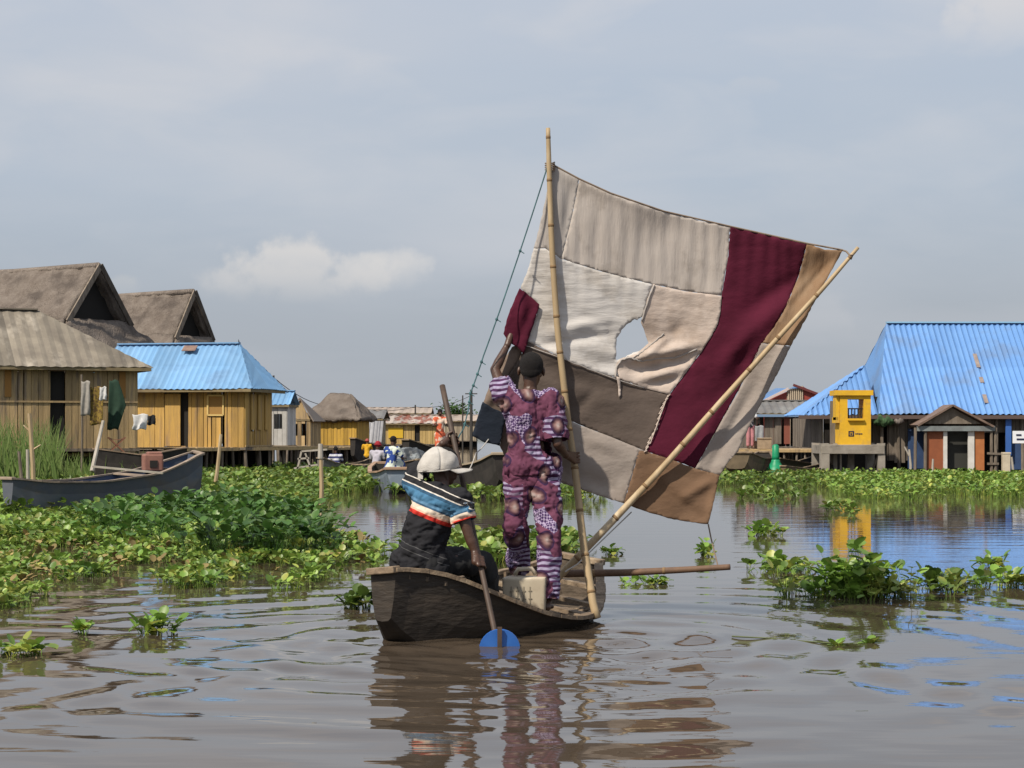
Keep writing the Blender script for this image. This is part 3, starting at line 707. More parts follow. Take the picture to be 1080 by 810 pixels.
for px0, px1, py0, py1, mm, v, nm in ((943, 954, 444, 488, plank_g, -.06, 'door'), (957, 976, 452, 494, blue_p, -.08, 'wall_panel'), (1064, 1100, 468, 495, blue_p, -.1, 'wall_panel'), (1058, 1064, 440, 480, M('blue_pole_paint', (.04, .12, .38), .6), -.3, 'wall_panel')):
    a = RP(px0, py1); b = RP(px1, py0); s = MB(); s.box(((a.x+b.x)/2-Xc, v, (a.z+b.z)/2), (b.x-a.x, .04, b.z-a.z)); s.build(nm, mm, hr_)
# dark cloths and foliage under the eave
for px, py, r_, c_, lab in ((932, 443, .26, (.06, .12, .05), 'green cloth bundle hanging under the eave right of the yellow booth'), (946, 444, .16, (.2, .17, .15), 'grey rag bundle hanging under the eave right of the green bundle')):
    m = MB(); c0 = RP(px, py, YH-.35); m.ell((0, 0, 0), (r_*1.3, .14, r_*.75), nu=18, nv=12)
    me = blob(m, 'cloth_bundle', .02, 2, lambda q: wrinkle(q, .05, 4)); o = link(me, 'cloth_bundle', M('bundle_'+str(px), c_, .9, tuple(x*.5 for x in c_), 8), smooth=True); o.location = c0; tag(o, lab, 'cloth')

# porch with gable
YP = YH-1.2
pr = empty('porch', RP(1000, 500, YP), 0, 'small gabled wooden porch with orange-brown panels and an open dark doorway', 'porch')
pr.location.z = 0
def pw(px, py, dy=0): a = RP(px, py, YP); a.y += dy; return a
m = MB(); brown = M('orange_brown_panel', (.27, .085, .035), .7, (.22, .07, .03), 4); orange = M('orange_panel', (.42, .16, .055), .7, (.35, .12, .04), 4)
for x0, x1, mm in ((978, 995, brown), (1028, 1038, orange)):
    a = pw(x0, 496); b = pw(x1, 454); s = MB(); s.box(((a.x+b.x)/2, YP, (a.z+b.z)/2), (b.x-a.x, .04, b.z-a.z)); s.build('panel', mm, pr, world=True)
for x0, x1, y0 in ((994.5, 998.5, 497), (1020.5, 1027, 499)):
    a = pw(x0, y0); b = pw(x1, 453); s = MB(); s.box(((a.x+b.x)/2, YP-.04, (a.z+b.z)/2), (b.x-a.x, .08, b.z-a.z)); s.build('door_frame', white_m, pr, world=True)
s = MB(); a = pw(998.5, 494, .25); b = pw(1020, 455, .25); s.box(((a.x+b.x)/2, YP+.3, (a.z+b.z)/2), (b.x-a.x+.2, .04, b.z-a.z)); s.build('door', M('doorway_shade', (.035, .035, .03), .8), pr, world=True)  # near-black sheet behind the open doorway, shade put into its colour
s = MB(); s.beam(pw(966, 452, -.15), pw(1048, 452, -.15), .08, .16); s.build('lintel', M('grey_blue_tin', (.21, .24, .24), .6, (.14, .15, .15), 4), pr, world=True)
s = MB(); A, B, C_ = pw(974, 447, -.08), pw(1034, 447, -.08), pw(1003, 430, -.08); s.add([A, B, C_], [(0, 1, 2)]); s.build('gable', plank_g, pr, world=True, solid=.04)
for a_, b_ in (((1003, 427.5), (966, 449)), ((1003, 427.5), (1046, 450))):
    s = MB(); a = pw(*a_, -.3); b = pw(*b_, -.3); a2 = a+Vector((0, 1.4, 0)); b2 = b+Vector((0, 1.4, 0)); s.grid(6, 4, lambda u, v: (a.lerp(b, u)).lerp(a2.lerp(b2, u), v)+Vector((0, 0, .008*math.sin(u*19)))); s.build('roof', M('old_thatch_board', (.12, .08, .06), .9, (.20, .14, .11), 5), pr, world=True, solid=.06)
for px in (964, 975, 1045, 1049):
    s = MB(); s.tube([pw(px, 530, -.1), pw(px+random.uniform(-1, 1), 451, -.1)], .05, 6); s.build('post', post_m, pr, world=True)
for a_, b_ in (((1040, 478), (1060, 479)), ((1040, 489), (1052, 489))):
    s = MB(); s.beam(pw(*a_, -.15), pw(*b_, -.15), .05, .07); s.build('rail', post_m, pr, world=True)
# sign board at the right edge
sg = empty('sign_board', RP(1082, 460, YH-1), 0, 'white sign board with dark blue lettering, cut by the right edge', 'sign')
a = RP(1068, 467.5, YH-1); b = RP(1112, 454.5, YH-1); s = MB(); s.box(((a.x+b.x)/2, YH-1, (a.z+b.z)/2), (b.x-a.x, .04, b.z-a.z)); s.build('board', M('sign_white', (.75, .76, .78), .5), sg, world=True)
for x0, x1, py in ((1071.5, 1077, 458.7), (1072, 1081, 463.2), (1083, 1090, 458.7), (1085, 1094, 463.2)):
    a = RP(x0, py+.8, YH-1); b = RP(x1, py-.8, YH-1); s = MB(); s.box(((a.x+b.x)/2, YH-1.03, (a.z+b.z)/2), (b.x-a.x, .01, b.z-a.z)); s.build('lettering', navy, sg, world=True)
s = MB(); s.beam(RP(1098, 520, YH-1), RP(1098, 466, YH-1), .06, .06); s.build('post', post_m, sg, world=True)
# concrete posts in the vegetation
for px, y0, y1, wd, lab in ((1061, 503, 480, .22, 'short cream concrete post at the waterside left of the sign board'), ):
    a = RP(px, y0, 60); b = RP(px, y1, 60); s = MB(); s.box((0, 0, (b.z)/2-.1), (wd, wd, b.z+.3), jit=.01); s.box((0, 0, b.z+.06), (wd*1.15, wd*1.15, .06)); o = s.build('concrete_post', M('cream_concrete', (.55, .48, .36), .85, (.42, .36, .27), 4), bevel=.01); o.location = (a.x, 60, 0); tag(o, lab, 'post')
for px, y0, y1, ln, lab in ((960, 500, 474, 1, 'forked bare stake in front of the blue wall panel'), (981, 500, 484, -3, 'short leaning stake in front of the porch panel'), (1068, 502, 482, 1, 'grey stake beside the cream concrete post')):
    a = RP(px, y0+8, 58.5); b = RP(px-ln, y1, 58.5); s = MB(); s.tube([a, (a+b)/2+Vector((.03, 0, 0)), b], [.045, .04, .03], 6)
    if px == 960: s.tube([b-Vector((0, 0, .2)), b+Vector((-.15, 0, .08))], [.03, .025], 6)
    o = s.build('stake', M('bleached_wood', (.42, .38, .33)), loc=a); tag(o, lab, 'stake')

# yellow booth on its concrete platform
YB = YH-2.6
pl = empty('concrete_platform', (RP(905, 500, YB).x, YB, 0), 0, 'grey concrete platform on square legs carrying the yellow booth', 'platform')
a = RP(866, 478, YB); b = RP(933, 470, YB)
s = MB(); s.box(((a.x+b.x)/2, YB+.9, (a.z+b.z)/2), (b.x-a.x, 1.9, b.z-a.z+.06), jit=.01); s.build('slab', conc, pl, world=True, bevel=.015)
for px, dy, wd in ((870, 0, .28), (930, 0, .22), (885, .6, .1), (903, .9, .2), (870, 1.7, .25), (929, 1.7, .25), (889, .3, .06)):
    p = RP(px, 500, YB); s = MB(); s.box((p.x, YB+dy+.1, .15), (wd, wd, b.z+.8), jit=.01); s.build('leg', conc, pl, world=True)
s = MB(); s.beam(RP(917, 503, YB+.8), RP(925, 483, YB+.8), .06, .06); s.build('brace', post_m, pl, world=True)
bo = empty('booth', (RP(903, 470, YB).x, YB+.25, 0), 0, 'bright yellow upright booth with a barred window opening, standing on the concrete platform', 'booth')
z0 = b.z+.035; YBB = YB+.25
def bx(mb, px0, px1, py0, py1, y0, y1, **k):
    p = RP(px0, py1, YBB); q = RP(px1, py0, YBB); mb.box(((p.x+q.x)/2, YBB+(y0+y1)/2, (p.z+q.z)/2), (q.x-p.x, y1-y0, q.z-p.z), **k)
s = MB()
bx(s, 886, 918.5, 442, 470.3, 0, .9); bx(s, 886, 894, 416, 442, 0, .9); bx(s, 911, 918.5, 416, 442, 0, .9); bx(s, 894, 911, 416, 421, 0, .9)
s.build('body', yel, bo, world=True)
s = MB(); bx(s, 880.5, 920.5, 411.5, 417, -.08, 1.0); s.build('roof_slab', yel, bo, world=True)
s = MB(); bx(s, 882, 885.8, 417, 443, 0.05, .6); bx(s, 882, 885.8, 440, 446, .05, .8); s.build('side_bracket', yel, bo, world=True)
for k in range(5):
    px = 895.5+k*3.4; s = MB(); s.beam(RP(px, 441.8, YBB-0)+Vector((0, .12, 0)), RP(px, 431, YBB)+Vector((0, .12, 0)), .035, .035); s.build('bar', dark, bo, world=True)
s = MB(); s.beam(RP(894, 431, YBB)+Vector((0, .12, 0)), RP(911, 431, YBB)+Vector((0, .12, 0)), .04, .04); s.build('bar', dark, bo, world=True)
s = MB(); bx(s, 894, 911, 441.3, 443.5, -.1, .1); s.build('sill', yel, bo, world=True)
lg = MB()                      # little square mark with a short line of lettering
for x0, x1, y0, y1 in ((894.8, 896, 455.2, 459.8), (899.4, 900.6, 455.2, 459.8), (894.8, 900.6, 454.6, 455.6), (894.8, 900.6, 459.2, 460.2), (896.8, 898.6, 456.8, 458.4), (902, 903.4, 457, 458), (903.9, 905.2, 456.8, 458), (905.7, 907, 457, 458.2), (907.4, 909.4, 457, 458)): bx(lg, x0, x1, y0, y1, -.012, -.004)
lg.build('lettering', navy, bo, world=True)
# plain column left of the booth and crates / bottles on the slab
s = MB(); a = RP(879, 470, YB+1.6); s.box((0, 0, .9), (.2, .2, RP(0, 424, YB+1.6).z-.3), jit=.01); o = s.build('wooden_column', plank_g); o.location = (a.x, YB+1.6, .45); tag(o, 'upright plank column carrying the blue eave left of the yellow booth', 'column')

# low grey-roofed house left of the booth
YL = 76
h8 = hut('low_house', 'low house with grey tin roof and red-brown shutters, just right of the sail', 868, YL, 0, 3.1, 3.0, .78, 2.10, 2.62, plank_g, tin_g, 'tin', 0, 0, .25, front=((.45, .75, .8, 1.7), (1.35, 2.0, .8, 1.9), (2.1, 2.9, 1.1, 2.0)), pitch=.3)
s = MB(); s.beam((-3.35, -.28, 2.03), (.3, -.28, 2.03), .04, .10); s.build('eave_trim', M('blue_grey_trim', (.16, .25, .38), .6), h8)
for u, mm in ((-1.45, M('redbrown_board', (.22, .07, .045), .8)), (-.25, MC['redbrown_board'] if 'redbrown_board' in MC else None), (-1.8, plank_g)):
    s = MB(); s.box((u, -.05, 1.45), (.24, .04, 1.1)); s.build('shutter', mm or MC['redbrown_board'], h8)
s = MB(); s.box((-.7, .2, 1.45), (.75, .04, 1.2)); s.build('door', dark, h8)  # near-black sheet set in the opening as painted inner shade
h9 = empty('red_building', (P(835, 470, 96).x, 96, 0), 0, 'red tin sided building with a pale corrugated strip, rising behind the low grey roofed house', 'building')
def q9(px, py, dy=0): a = P(px, py, 96); a.y += dy; return a
m = MB(); m.add([q9(798, 470), q9(830, 470), q9(830, 413), q9(798, 427)], [(0, 1, 2, 3)]); m.add([q9(846.5, 470), q9(862, 470), q9(862, 416), q9(846.5, 407.5)], [(0, 1, 2, 3)]); m.build('wall', tin_red, h9, world=True, solid=.1)
m = MB()
a, b, c_, d_ = q9(830, 470, -.1), q9(846.5, 470, -.1), q9(846.5, 407, -.1), q9(830, 411, -.1)
m.grid(40, 2, lambda u, v: a.lerp(b, u).lerp(d_.lerp(c_, u), v)+Vector((0, .05*math.sin(u*50), 0))); m.build('pale_strip', M('beige_corrugated', (.40, .33, .25), .7), h9, world=True, solid=.03)
for a_, b_, mm in (((796, 427.5), (831, 410), M('pale_trim', (.55, .45, .42), .7)), ((836, 406), (864, 416.5), M('dark_red_trim', (.12, .03, .03), .7))):
    m = MB(); m.beam(q9(*a_, -.2), q9(*b_, -.2), .1, .12); m.build('roof_edge', mm, h9, world=True)
a, b = q9(831, 410, -.2), q9(841, 406.5, -.2); m = MB(); m.add([a, q9(847, 409, -.2), b], [(0, 1, 2)]); m.add([q9(831, 410), q9(798, 427), q9(803, 424, 6), q9(836, 407, 6)], [(0, 1, 2, 3)], .7); m.build('roof', tin_b2, h9, world=True, solid=.06)
deck('weathered plank deck on stilts in front of the low grey roofed house', 770, 868, 70, 70, .72, 3.5, 9)
# clutter on and under that deck
for k, (px, py, w_, h_, Y, c_, lab) in enumerate(((806, 468, .5, .42, 71, (.36, .27, .18), 'tan box on the deck beside the low grey roofed house'), (873, 469, .3, .14, 68.5, (.25, .40, .50), 'pale blue basin on the deck left of the yellow booth'), (797, 471, .2, .3, 71.5, (.3, .2, .14), 'small brown box beside the tan box on the right deck'))):
    a = P(px, py, Y); m = MB()
    if 'basin' in lab: m.tube([(0, 0, 0), (0, 0, .02), (0, 0, h_)], [w_*.6, w_*.7, w_], 16); nm, ct = 'basin', 'basin'
    else:
        m.box((0, 0, h_/2), (w_, w_*.8, h_)); m.box((0, -.01, h_-.03), (w_+.03, w_*.8+.03, .04), tone=.8); nm, ct = 'storage_box', 'box'
    o = m.build(nm, M('clutter_'+str(k), c_, .8, tuple(x*.7 for x in c_), 6), bevel=.01); o.location = (a.x, Y, .745); tag(o, lab, ct)

# folding stool and stacked firewood on the left deck
st_ = empty('folding_stool', (P(123, 0, 50.6).x, 50.6, .82), R(15), 'reddish brown folding stool under the dark green cloth', 'stool')
for sx in (-1, 1):
    for v in (-.16, .16):
        m = MB(); m.beam((-.22*sx, v, 0), (.22*sx, v, .42), .035, .035); m.build('leg', M('reddish_wood', (.22, .10, .06), .8), st_)
m = MB(); m.grid(8, 4, lambda u, v: Vector((-.24+.48*u, -.18+.36*v, .42-.06*math.sin(math.pi*u)))); m.build('seat', MC['reddish_wood'], st_, solid=.015)
# wires, poles, tree beyond
pm = M('dark_pole', (.05, .045, .04), .9)
for k, (px, pt, pb, Y, r_, lab) in enumerate(((497, 411, 470, 140, .12, 'dark utility pole standing right of the pale sheds'), (488, 417, 470, 142, .06, 'thin pole standing just left of the dark utility pole'), (438, 427, 470, 150, .07, 'short wire pole above the rusty roofed shed'), (288.5, 396, 470, 90, .06, 'thin wire pole rising behind the blue roofed yellow hut'))):
    a = P(px, pb, Y); b = P(px, pt, Y); m = MB(); m.tube([(a.x, Y, 0), b], [r_, r_*.8], 6); 
    if k == 0: m.box((b.x, Y, b.z-.3), (.9, .08, .08))
    o = m.build('utility_pole', pm, loc=(a.x, Y, 0)); tag(o, lab, 'pole')
def wire(pts, r_, lab, mm=pm, name='wire', sag=.4):
    P_ = []
    for i in range(len(pts)-1):
        for t in np.linspace(0, 1, 10)[(1 if i else 0):]: P_.append(pts[i].lerp(pts[i+1], float(t))-Vector((0, 0, sag*4*t*(1-t))))
    m = MB(); m.tube(P_, r_, 5); o = m.build(name, mm, loc=pts[0]); tag(o, lab, 'wire')
wire([P(288.5, 398, 90), P(350, 428, 120), P(438, 429, 150), P(497, 417, 140)], .02, 'sagging power wire strung over the middle huts', sag=.35)
# small distant tree
tr = empty('distant_tree', (P(480, 0, 230).x, 230, 0), 0, 'small dark distant tree above the pale sheds left of the utility pole', 'tree')
m = MB(); m.tube([(0, 0, 0), (.1, 0, 2.5), (.2, 0, 4)], [.25, .18, .1], 7); m.build('trunk', post_m, tr)
r_ = np.random.default_rng(5); n = 500; v = r_.normal(0, 1, (n, 3))*np.array([1.0, 1.0, .6])+np.array([0, 0, P(0, 440, 230).z+.4])
bs, q, t = leaves(v, r_.uniform(.2, .4, n), r_.uniform(.05, .1, n), r_.uniform(0, 6.28, n), r_.uniform(0, 1, n), r_.uniform(-1, 1, n), r_.uniform(.5, 1, n))
link(raw_mesh('crown', bs, q, t), 'crown', lfd, tr)
# dark far bank so the water ends in land
bm_ = MB(); bm_.grid(80, 3, lambda u, v: Vector((-700+1400*u, 420+v*80, max(0, (1.5*v+ (1.2*fbm((u*60, 0, 0), 1, 3) if v > 0 else 0))))))
o = bm_.build('far_shore', M('shore_green', (.06, .075, .045), .95, (.09, .09, .06), .05)); o['kind'] = 'structure'
# ================================================================ BOATS
hull_m = M('dark_wet_wood', (.026, .021, .017), .6, (.048, .038, .029), 4, bump=.35, bscale=12, stretch=(1, 1, 3.5), col3=(.062, .048, .036), s3=2.6)
inner_m = M('worn_inner_wood', (.13, .10, .075), .85, (.07, .055, .04), 6, bump=.5, bscale=20, stretch=(1, 1, 2))
rail_m = M('gunwale_wood', (.26, .19, .125), .8, (.13, .095, .065), 9, bump=.5, bscale=25, col3=(.36, .28, .19), s3=6)
bam = M('bamboo', (.43, .32, .185), .6, (.31, .225, .125), 5, stretch=(1, 1, .25), col3=(.52, .42, .28), s3=4, spec=.4)
bamk = M('bamboo_node', (.20, .125, .06), .7)
bam_d = M('old_pole_wood', (.17, .10, .06), .7, (.10, .06, .04), 6)

def boat(name, label, S, B, prof, mats, cat='canoe', group=None, floor=.03, thw=(), rail_w=.035, zbot=-.12, nst=28, part_labels={}):
    """S,B: end points of the centre line (x,y); prof(t) -> (half beam left, half beam right, gunwale z left, right)"""
    S = Vector((S[0], S[1], 0)); B = Vector((B[0], B[1], 0)); d = B-S; Ln = d.length; d.normalize(); n = Vector((d.y, -d.x, 0))
    root = empty(name, S, 0, label, cat, group)
    outer = []; inner = []; rl = []; rr = []
    for i in range(nst+1):
        t = i/nst; wl_, wr_, gl, gr = prof(t); c = S+d*(t*Ln)
        rise = max(0, 1-t/.14)**1.6+max(0, (t-.86)/.14)**1.6          # ends lift
        zb = zbot+rise*(min(gl, gr)-zbot)*.45
        cl = .62
        def sec(k, zf):
            wL, wR = max(wl_-k, .01), max(wr_-k, .01)
            zz = max(zb+k, zf) if zf is not None else zb
            pts = []
            for f, h in ((-1, 1), (-.93, .72), (-.82, .4), (-cl, .06), (-cl*.7, 0), (0, -.02), (cl*.7, 0), (cl, .06), (.82, .4), (.93, .72), (1, 1)):
                wv = wL if f < 0 else wR; g = gl if f < 0 else gr
                pts.append(c+n*(f*wv)+Vector((0, 0, zz+(g-zz)*max(h, 0) if zf is not None else zb+(g-zb)*h)))
            return pts
        outer.append(sec(0, None)); inner.append(sec(.028, floor+rise*.1))
        rl.append(c-n*(wl_-.01)+Vector((0, 0, gl))); rr.append(c+n*(wr_-.01)+Vector((0, 0, gr)))
    K = 11
    def skin(rings, flip=False, ends=True):
        vs = [p for r in rings for p in r]; fs = []
        for i in range(len(rings)-1):
            for j in range(K-1):
                q = (i*K+j, i*K+j+1, (i+1)*K+j+1, (i+1)*K+j); fs.append(q[::-1] if flip else q)
        if ends: fs += [tuple(range(K)), tuple(range((len(rings)-1)*K, len(rings)*K))[::-1]]
        return vs, fs
    m = MB(); vs, fs = skin(outer)
    for i, f in enumerate(fs):
        pass
    m.add(vs, fs)
    # plank tone per strake
    for i in range(len(m.f)-2):
        m.t[i] = (1.0, .8, 1.12, .9, .7, .7, .7, .9, 1.12, .8)[i % 10]
    hull = m.build('hull', mats[0], root, world=True)
    m = MB(); vs, fs = skin([inner[k] for k in range(1, len(inner)-1)], True); m.add(vs, fs); m.build('inner_planking', mats[1], root, world=True)
    m = MB(); wr = [rail_w*random.uniform(.85, 1.15) for _ in rl]
    for line in (rl, rr):
        m = MB()
        for i in range(nst):
            a, b = line[i], line[i+1]; m.beam(a, b+(b-a)*.03, rail_w*2*random.uniform(.9, 1.1), rail_w*.8*random.uniform(.85, 1.1), random.uniform(.8, 1.15))
        m.build('gunwale', mats[2], root, world=True)
    for k, e_ in ((0, 0), (nst, 1)):
        m = MB(); a, b = rl[k], rr[k]; m.beam(a+(a-b)*.1, b+(b-a)*.1, rail_w*2.6, rail_w*1.3, 1.05); m.build('end_beam', mats[2], root, world=True, bevel=rail_w*.2)
    for (t, dz, wd) in thw:
        wl_, wr_, gl, gr = prof(t); c = S+d*(t*Ln); m = MB()
        m.beam(c-n*(wl_-.02)+Vector((0, 0, gl+dz)), c+n*(wr_-.02)+Vector((0, 0, gr+dz)), wd, .03, random.uniform(.8, 1.2)); m.build('thwart', mats[2], root, world=True)
    return root, dict(S=S, d=d, n=n, L=Ln, rr=rr, rl=rl)
def lerp_table(tab):
    def f(t):
        for i in range(len(tab)-1):
            if t <= tab[i+1][0]+1e-9:
                a, b = tab[i], tab[i+1]; u = (t-a[0])/(b[0]-a[0]); u = max(0, min(1, u)); 
                return tuple(a[k]+(b[k]-a[k])*u for k in range(1, len(a)))
        return tab[-1][1:]
    def g(t):       # smoothed
        vs = [f(max(0, min(1, t+k*.03))) for k in (-2, -1, 0, 1, 2)]; w_ = (1, 2, 3, 2, 1)
        return tuple(sum(w_[i]*vs[i][k] for i in range(5))/9 for k in range(len(vs[0])))
    return g
main_prof = lerp_table([(0, .07, .08, .47, .49), (.08, .22, .24, .46, .475), (.12, .29, .34, .44, .44), (.22, .42, .56, .38, .28), (.35, .52, .72, .33, .13), (.5, .56, .74, .29, .07), (.65, .52, .66, .28, .075), (.8, .42, .48, .30, .16), (.92, .27, .29, .36, .29), (1, .15, .15, .42, .38)])
MBt, BI = boat('sailing_canoe', 'dark old wooden canoe carrying two men and a patchwork sail', (-.86, 12.58), (.55, 15.1), main_prof, [hull_m, inner_m, rail_m], thw=((.62, -.03, .10), (.74, -.04, .07), (.86, -.03, .12)), floor=.03)
# small stern deck, floor boards, standing board and ribs
def bp(t, s_, z): return BI['S']+BI['d']*(t*BI['L'])+BI['n']*s_+Vector((0, 0, z))
m = MB()
for k in range(3):
    t = .05+k*.036; wl_, wr_, gl, gr = main_prof(t); m.beam(bp(t, -wl_+.03, gl-.045), bp(t, wr_-.03, gr-.045), .10, .03, random.uniform(.7, 1.1))
m.build('stern_deck', inner_m, MBt, world=True)
m = MB()
for k in range(4): m.beam(bp(.2, -.26+k*.17, .035), bp(.8, -.24+k*.16, .035), .15, .02, random.uniform(.7, 1.1))
m.build('floor_board', inner_m, MBt, world=True)
for t in (.3, .42, .54, .68, .8):
    wl_, wr_, gl, gr = main_prof(t); m = MB()
    m.tube([bp(t, -wl_+.04, gl), bp(t, -wl_*.86, .12), bp(t, -wl_*.6, .04), bp(t, 0, .03), bp(t, wr_*.6, .04), bp(t, wr_*.86, .08), bp(t, wr_-.04, gr)], .018, 6); m.build('rib', rail_m, MBt, world=True)

def pole(name, pts, rad, mat_, label, cat, nodes=True, nm=None, nodegap=.33):
    root = empty(name, pts[0], 0, label, cat); m = MB()
    pts = [Vector(p) for p in pts]; tot = sum((pts[i+1]-pts[i]).length for i in range(len(pts)-1))
    # smooth resample
    P_ = []; R_ = []; n = 60
    def at(s):
        acc = 0
        for i in range(len(pts)-1):
            l = (pts[i+1]-pts[i]).length
            if acc+l >= s or i == len(pts)-2: 
                u = (s-acc)/l; return pts[i].lerp(pts[i+1], u), rad[i]+(rad[i+1]-rad[i])*u
            acc += l
    for k in range(n+1):
        s = tot*k/n; q = [at(max(0, min(tot, s+o*tot/60)))[0] for o in (-2, -1, 0, 1, 2)] if 2 < k < n-2 else [at(s)[0]]
        p = sum(q, Vector())/len(q); P_.append(p); R_.append(at(s)[1])
    m.tube(P_, R_, 12)
    if nodes:
        s = nodegap*.6
        while s < tot:
            p, r_ = at(s); k = min(n-1, int(s/tot*n)); dd = (P_[k+1]-P_[k]).normalized(); p = P_[k].lerp(P_[k+1], s/tot*n-k)
            m.tube([p-dd*.012, p-dd*.004, p+dd*.004, p+dd*.012], [r_*1.0, r_*1.10, r_*1.10, r_*1.0], 12, mi=1); s += nodegap*random.uniform(.8, 1.15)
    m.build('shaft', [mat_, bamk], root, smooth=True, world=True)
    return root
YM = 14.0
mast_px = [(630, 652), (626, 640), (619.5, 600), (614, 565), (609.5, 520), (605, 483), (600, 453), (594, 400), (588, 350), (584.5, 300), (581.5, 250), (579, 175), (578, 135)]
mastP = [P(a, b, YM-.28*(max(0, (b-483))/170)**1.0) for a, b in mast_px]
pole('mast', mastP, [.029, .029, .029, .028, .027, .026, .025, .024, .023, .022, .021, .019, .016], bam, 'upright bamboo mast held by the standing man', 'mast')
def spY(py): return 14.05+.09*(612-py)/350
sprit_px = [(585, 613), (640, 556), (700, 492), (760, 424), (820, 357), (870, 302), (905, 261)]
pole('sprit_pole', [P(a, b, spY(b)+.0) for a, b in sprit_px], [.028, .027, .024, .022, .019, .017, .013], bam, 'long bamboo pole slanting up to the top right corner of the sail', 'pole', nodegap=.4)
pole('boom_pole', [P(585, 605, 14.42), (P(660, 604, 14.3)), P(720, 601, 14.2), P(770, 598, 14.1)], [.030, .027, .024, .022], bam_d, 'dark pole lying across the bow and sticking out over the water to the right', 'pole', nodegap=.5)

# ================================================================ SAIL
def seg_d(x, y, a, b):
    ax, ay = a; bx_, by = b; dx, dy = bx_-ax, by-ay; t = max(0, min(1, ((x-ax)*dx+(y-ay)*dy)/(dx*dx+dy*dy))); 
    return math.hypot(x-ax-t*dx, y-ay-t*dy), t
CREASE = [((583, 178), (600, 270), 8, .018), ((600, 200), (592, 273), 4, -.02), ((586, 182), (700, 228), 5, .012), ((620, 388), (556, 362), 7, .03), ((645, 352), (560, 366), 4, -.03), ((640, 338), (575, 350), 5, .03), ((650, 345), (600, 330), 6, -.02),
          ((655, 382), (742, 362), 5, .045), ((665, 392), (735, 378), 4, -.03), ((680, 375), (712, 352), 3.5, .035), ((690, 372), (722, 340), 5, -.02), ((672, 402), (722, 388), 4, .025), ((690, 405), (716, 398), 3, -.02),
          ((756, 392), (845, 296), 10, .04), ((800, 345), (752, 440), 8, -.035), ((885, 266), (800, 420), 6, .04), ((884, 268), (828, 330), 4, -.035), ((886, 267), (770, 340), 12, -.05), ((886, 267), (790, 250), 9, .02),
          ((690, 500), (740, 545), 8, .03), ((755, 505), (715, 528), 5, .035), ((748, 552), (690, 505), 6, -.025), ((748, 550), (757, 505), 4, .03), ((612, 460), (668, 480), 7, .02), ((620, 500), (700, 470), 14, .02), ((600, 500), (660, 520), 9, -.025), ((730, 492), (780, 380), 6, .03), ((745, 500), (800, 400), 5, -.03),
          ((540, 380), (512, 430), 5, .05), ((550, 375), (530, 440), 5, -.05), ((548, 310), (556, 368), 6, .04), ((560, 322), (545, 366), 4, -.03), ((575, 400), (690, 440), 12, .02), ((630, 410), (600, 440), 6, -.02)]
def sail_Y(x, y):
    u = (x-590)/290; v = (y-180)/370; near = min(1, max(0, (x-598)/70))
    Y = 14.062+.11*max(0, u)
    bl = max(0, math.sin(math.pi*min(1, max(0, u))))*max(0, math.sin(math.pi*min(1, max(0, v))))
    Y += .13*bl
    q = Vector((x*.012, y*.012, 0)); Y += near*.04*noise.noise(q)+.010*noise.noise(q*2.6)
    # fine vertical pleats hanging from the top hem
    if y < 330: Y += .008*math.sin(x*.42+.02*(y-200)+2.0*noise.noise(Vector((x*.03, y*.01, 5))))*max(0, 1-abs(y-250)/90)*min(1, max(0, (x-590)/30))*(.4+.6*max(0, noise.noise(Vector((x*.02, y*.006, 9)))+.4))
    # drapes sagging between left edge and maroon strip
    Y += .014*math.sin((y+.0012*(x-670)**2)*.22+2*noise.noise(Vector((x*.01, y*.02, 1))))*max(0, 1-abs(y-375)/60)*max(0, 1-abs(x-660)/120)
    for a, b, s_, amp in CREASE:
        d_, t = seg_d(x, y, a, b)
        if d_ < s_*3: Y -= amp*(1.35 if 640 < x < 750 and 340 < y < 415 else .9)*math.exp(-(d_/s_)**2)*(math.sin(math.pi*min(1, max(0, t*.9+.08))))
    if x < 600:                                  # brought forward to the man's raised hand
        Y -= .05*max(0, (600-x)/100)
    return Y
def dens(poly, step=3, rag=.5, seed=0):
    out = []
    for i in range(len(poly)):
        a, b = poly[i], poly[(i+1) % len(poly)]; l = math.hypot(b[0]-a[0], b[1]-a[1]); n = max(1, int(l/step)); nx, ny = -(b[1]-a[1])/max(l, 1e-6), (b[0]-a[0])/max(l, 1e-6)
        for k in range(n):
            t = k/n; x = a[0]+(b[0]-a[0])*t; y = a[1]+(b[1]-a[1])*t; 
            r_ = rag*1.6*noise.noise(Vector((x*.31, y*.31, 3.3))); out.append((x+nx*r_ if rag else x, y+ny*r_ if rag else y))
    return out
def wob(x, y): return (x, y)
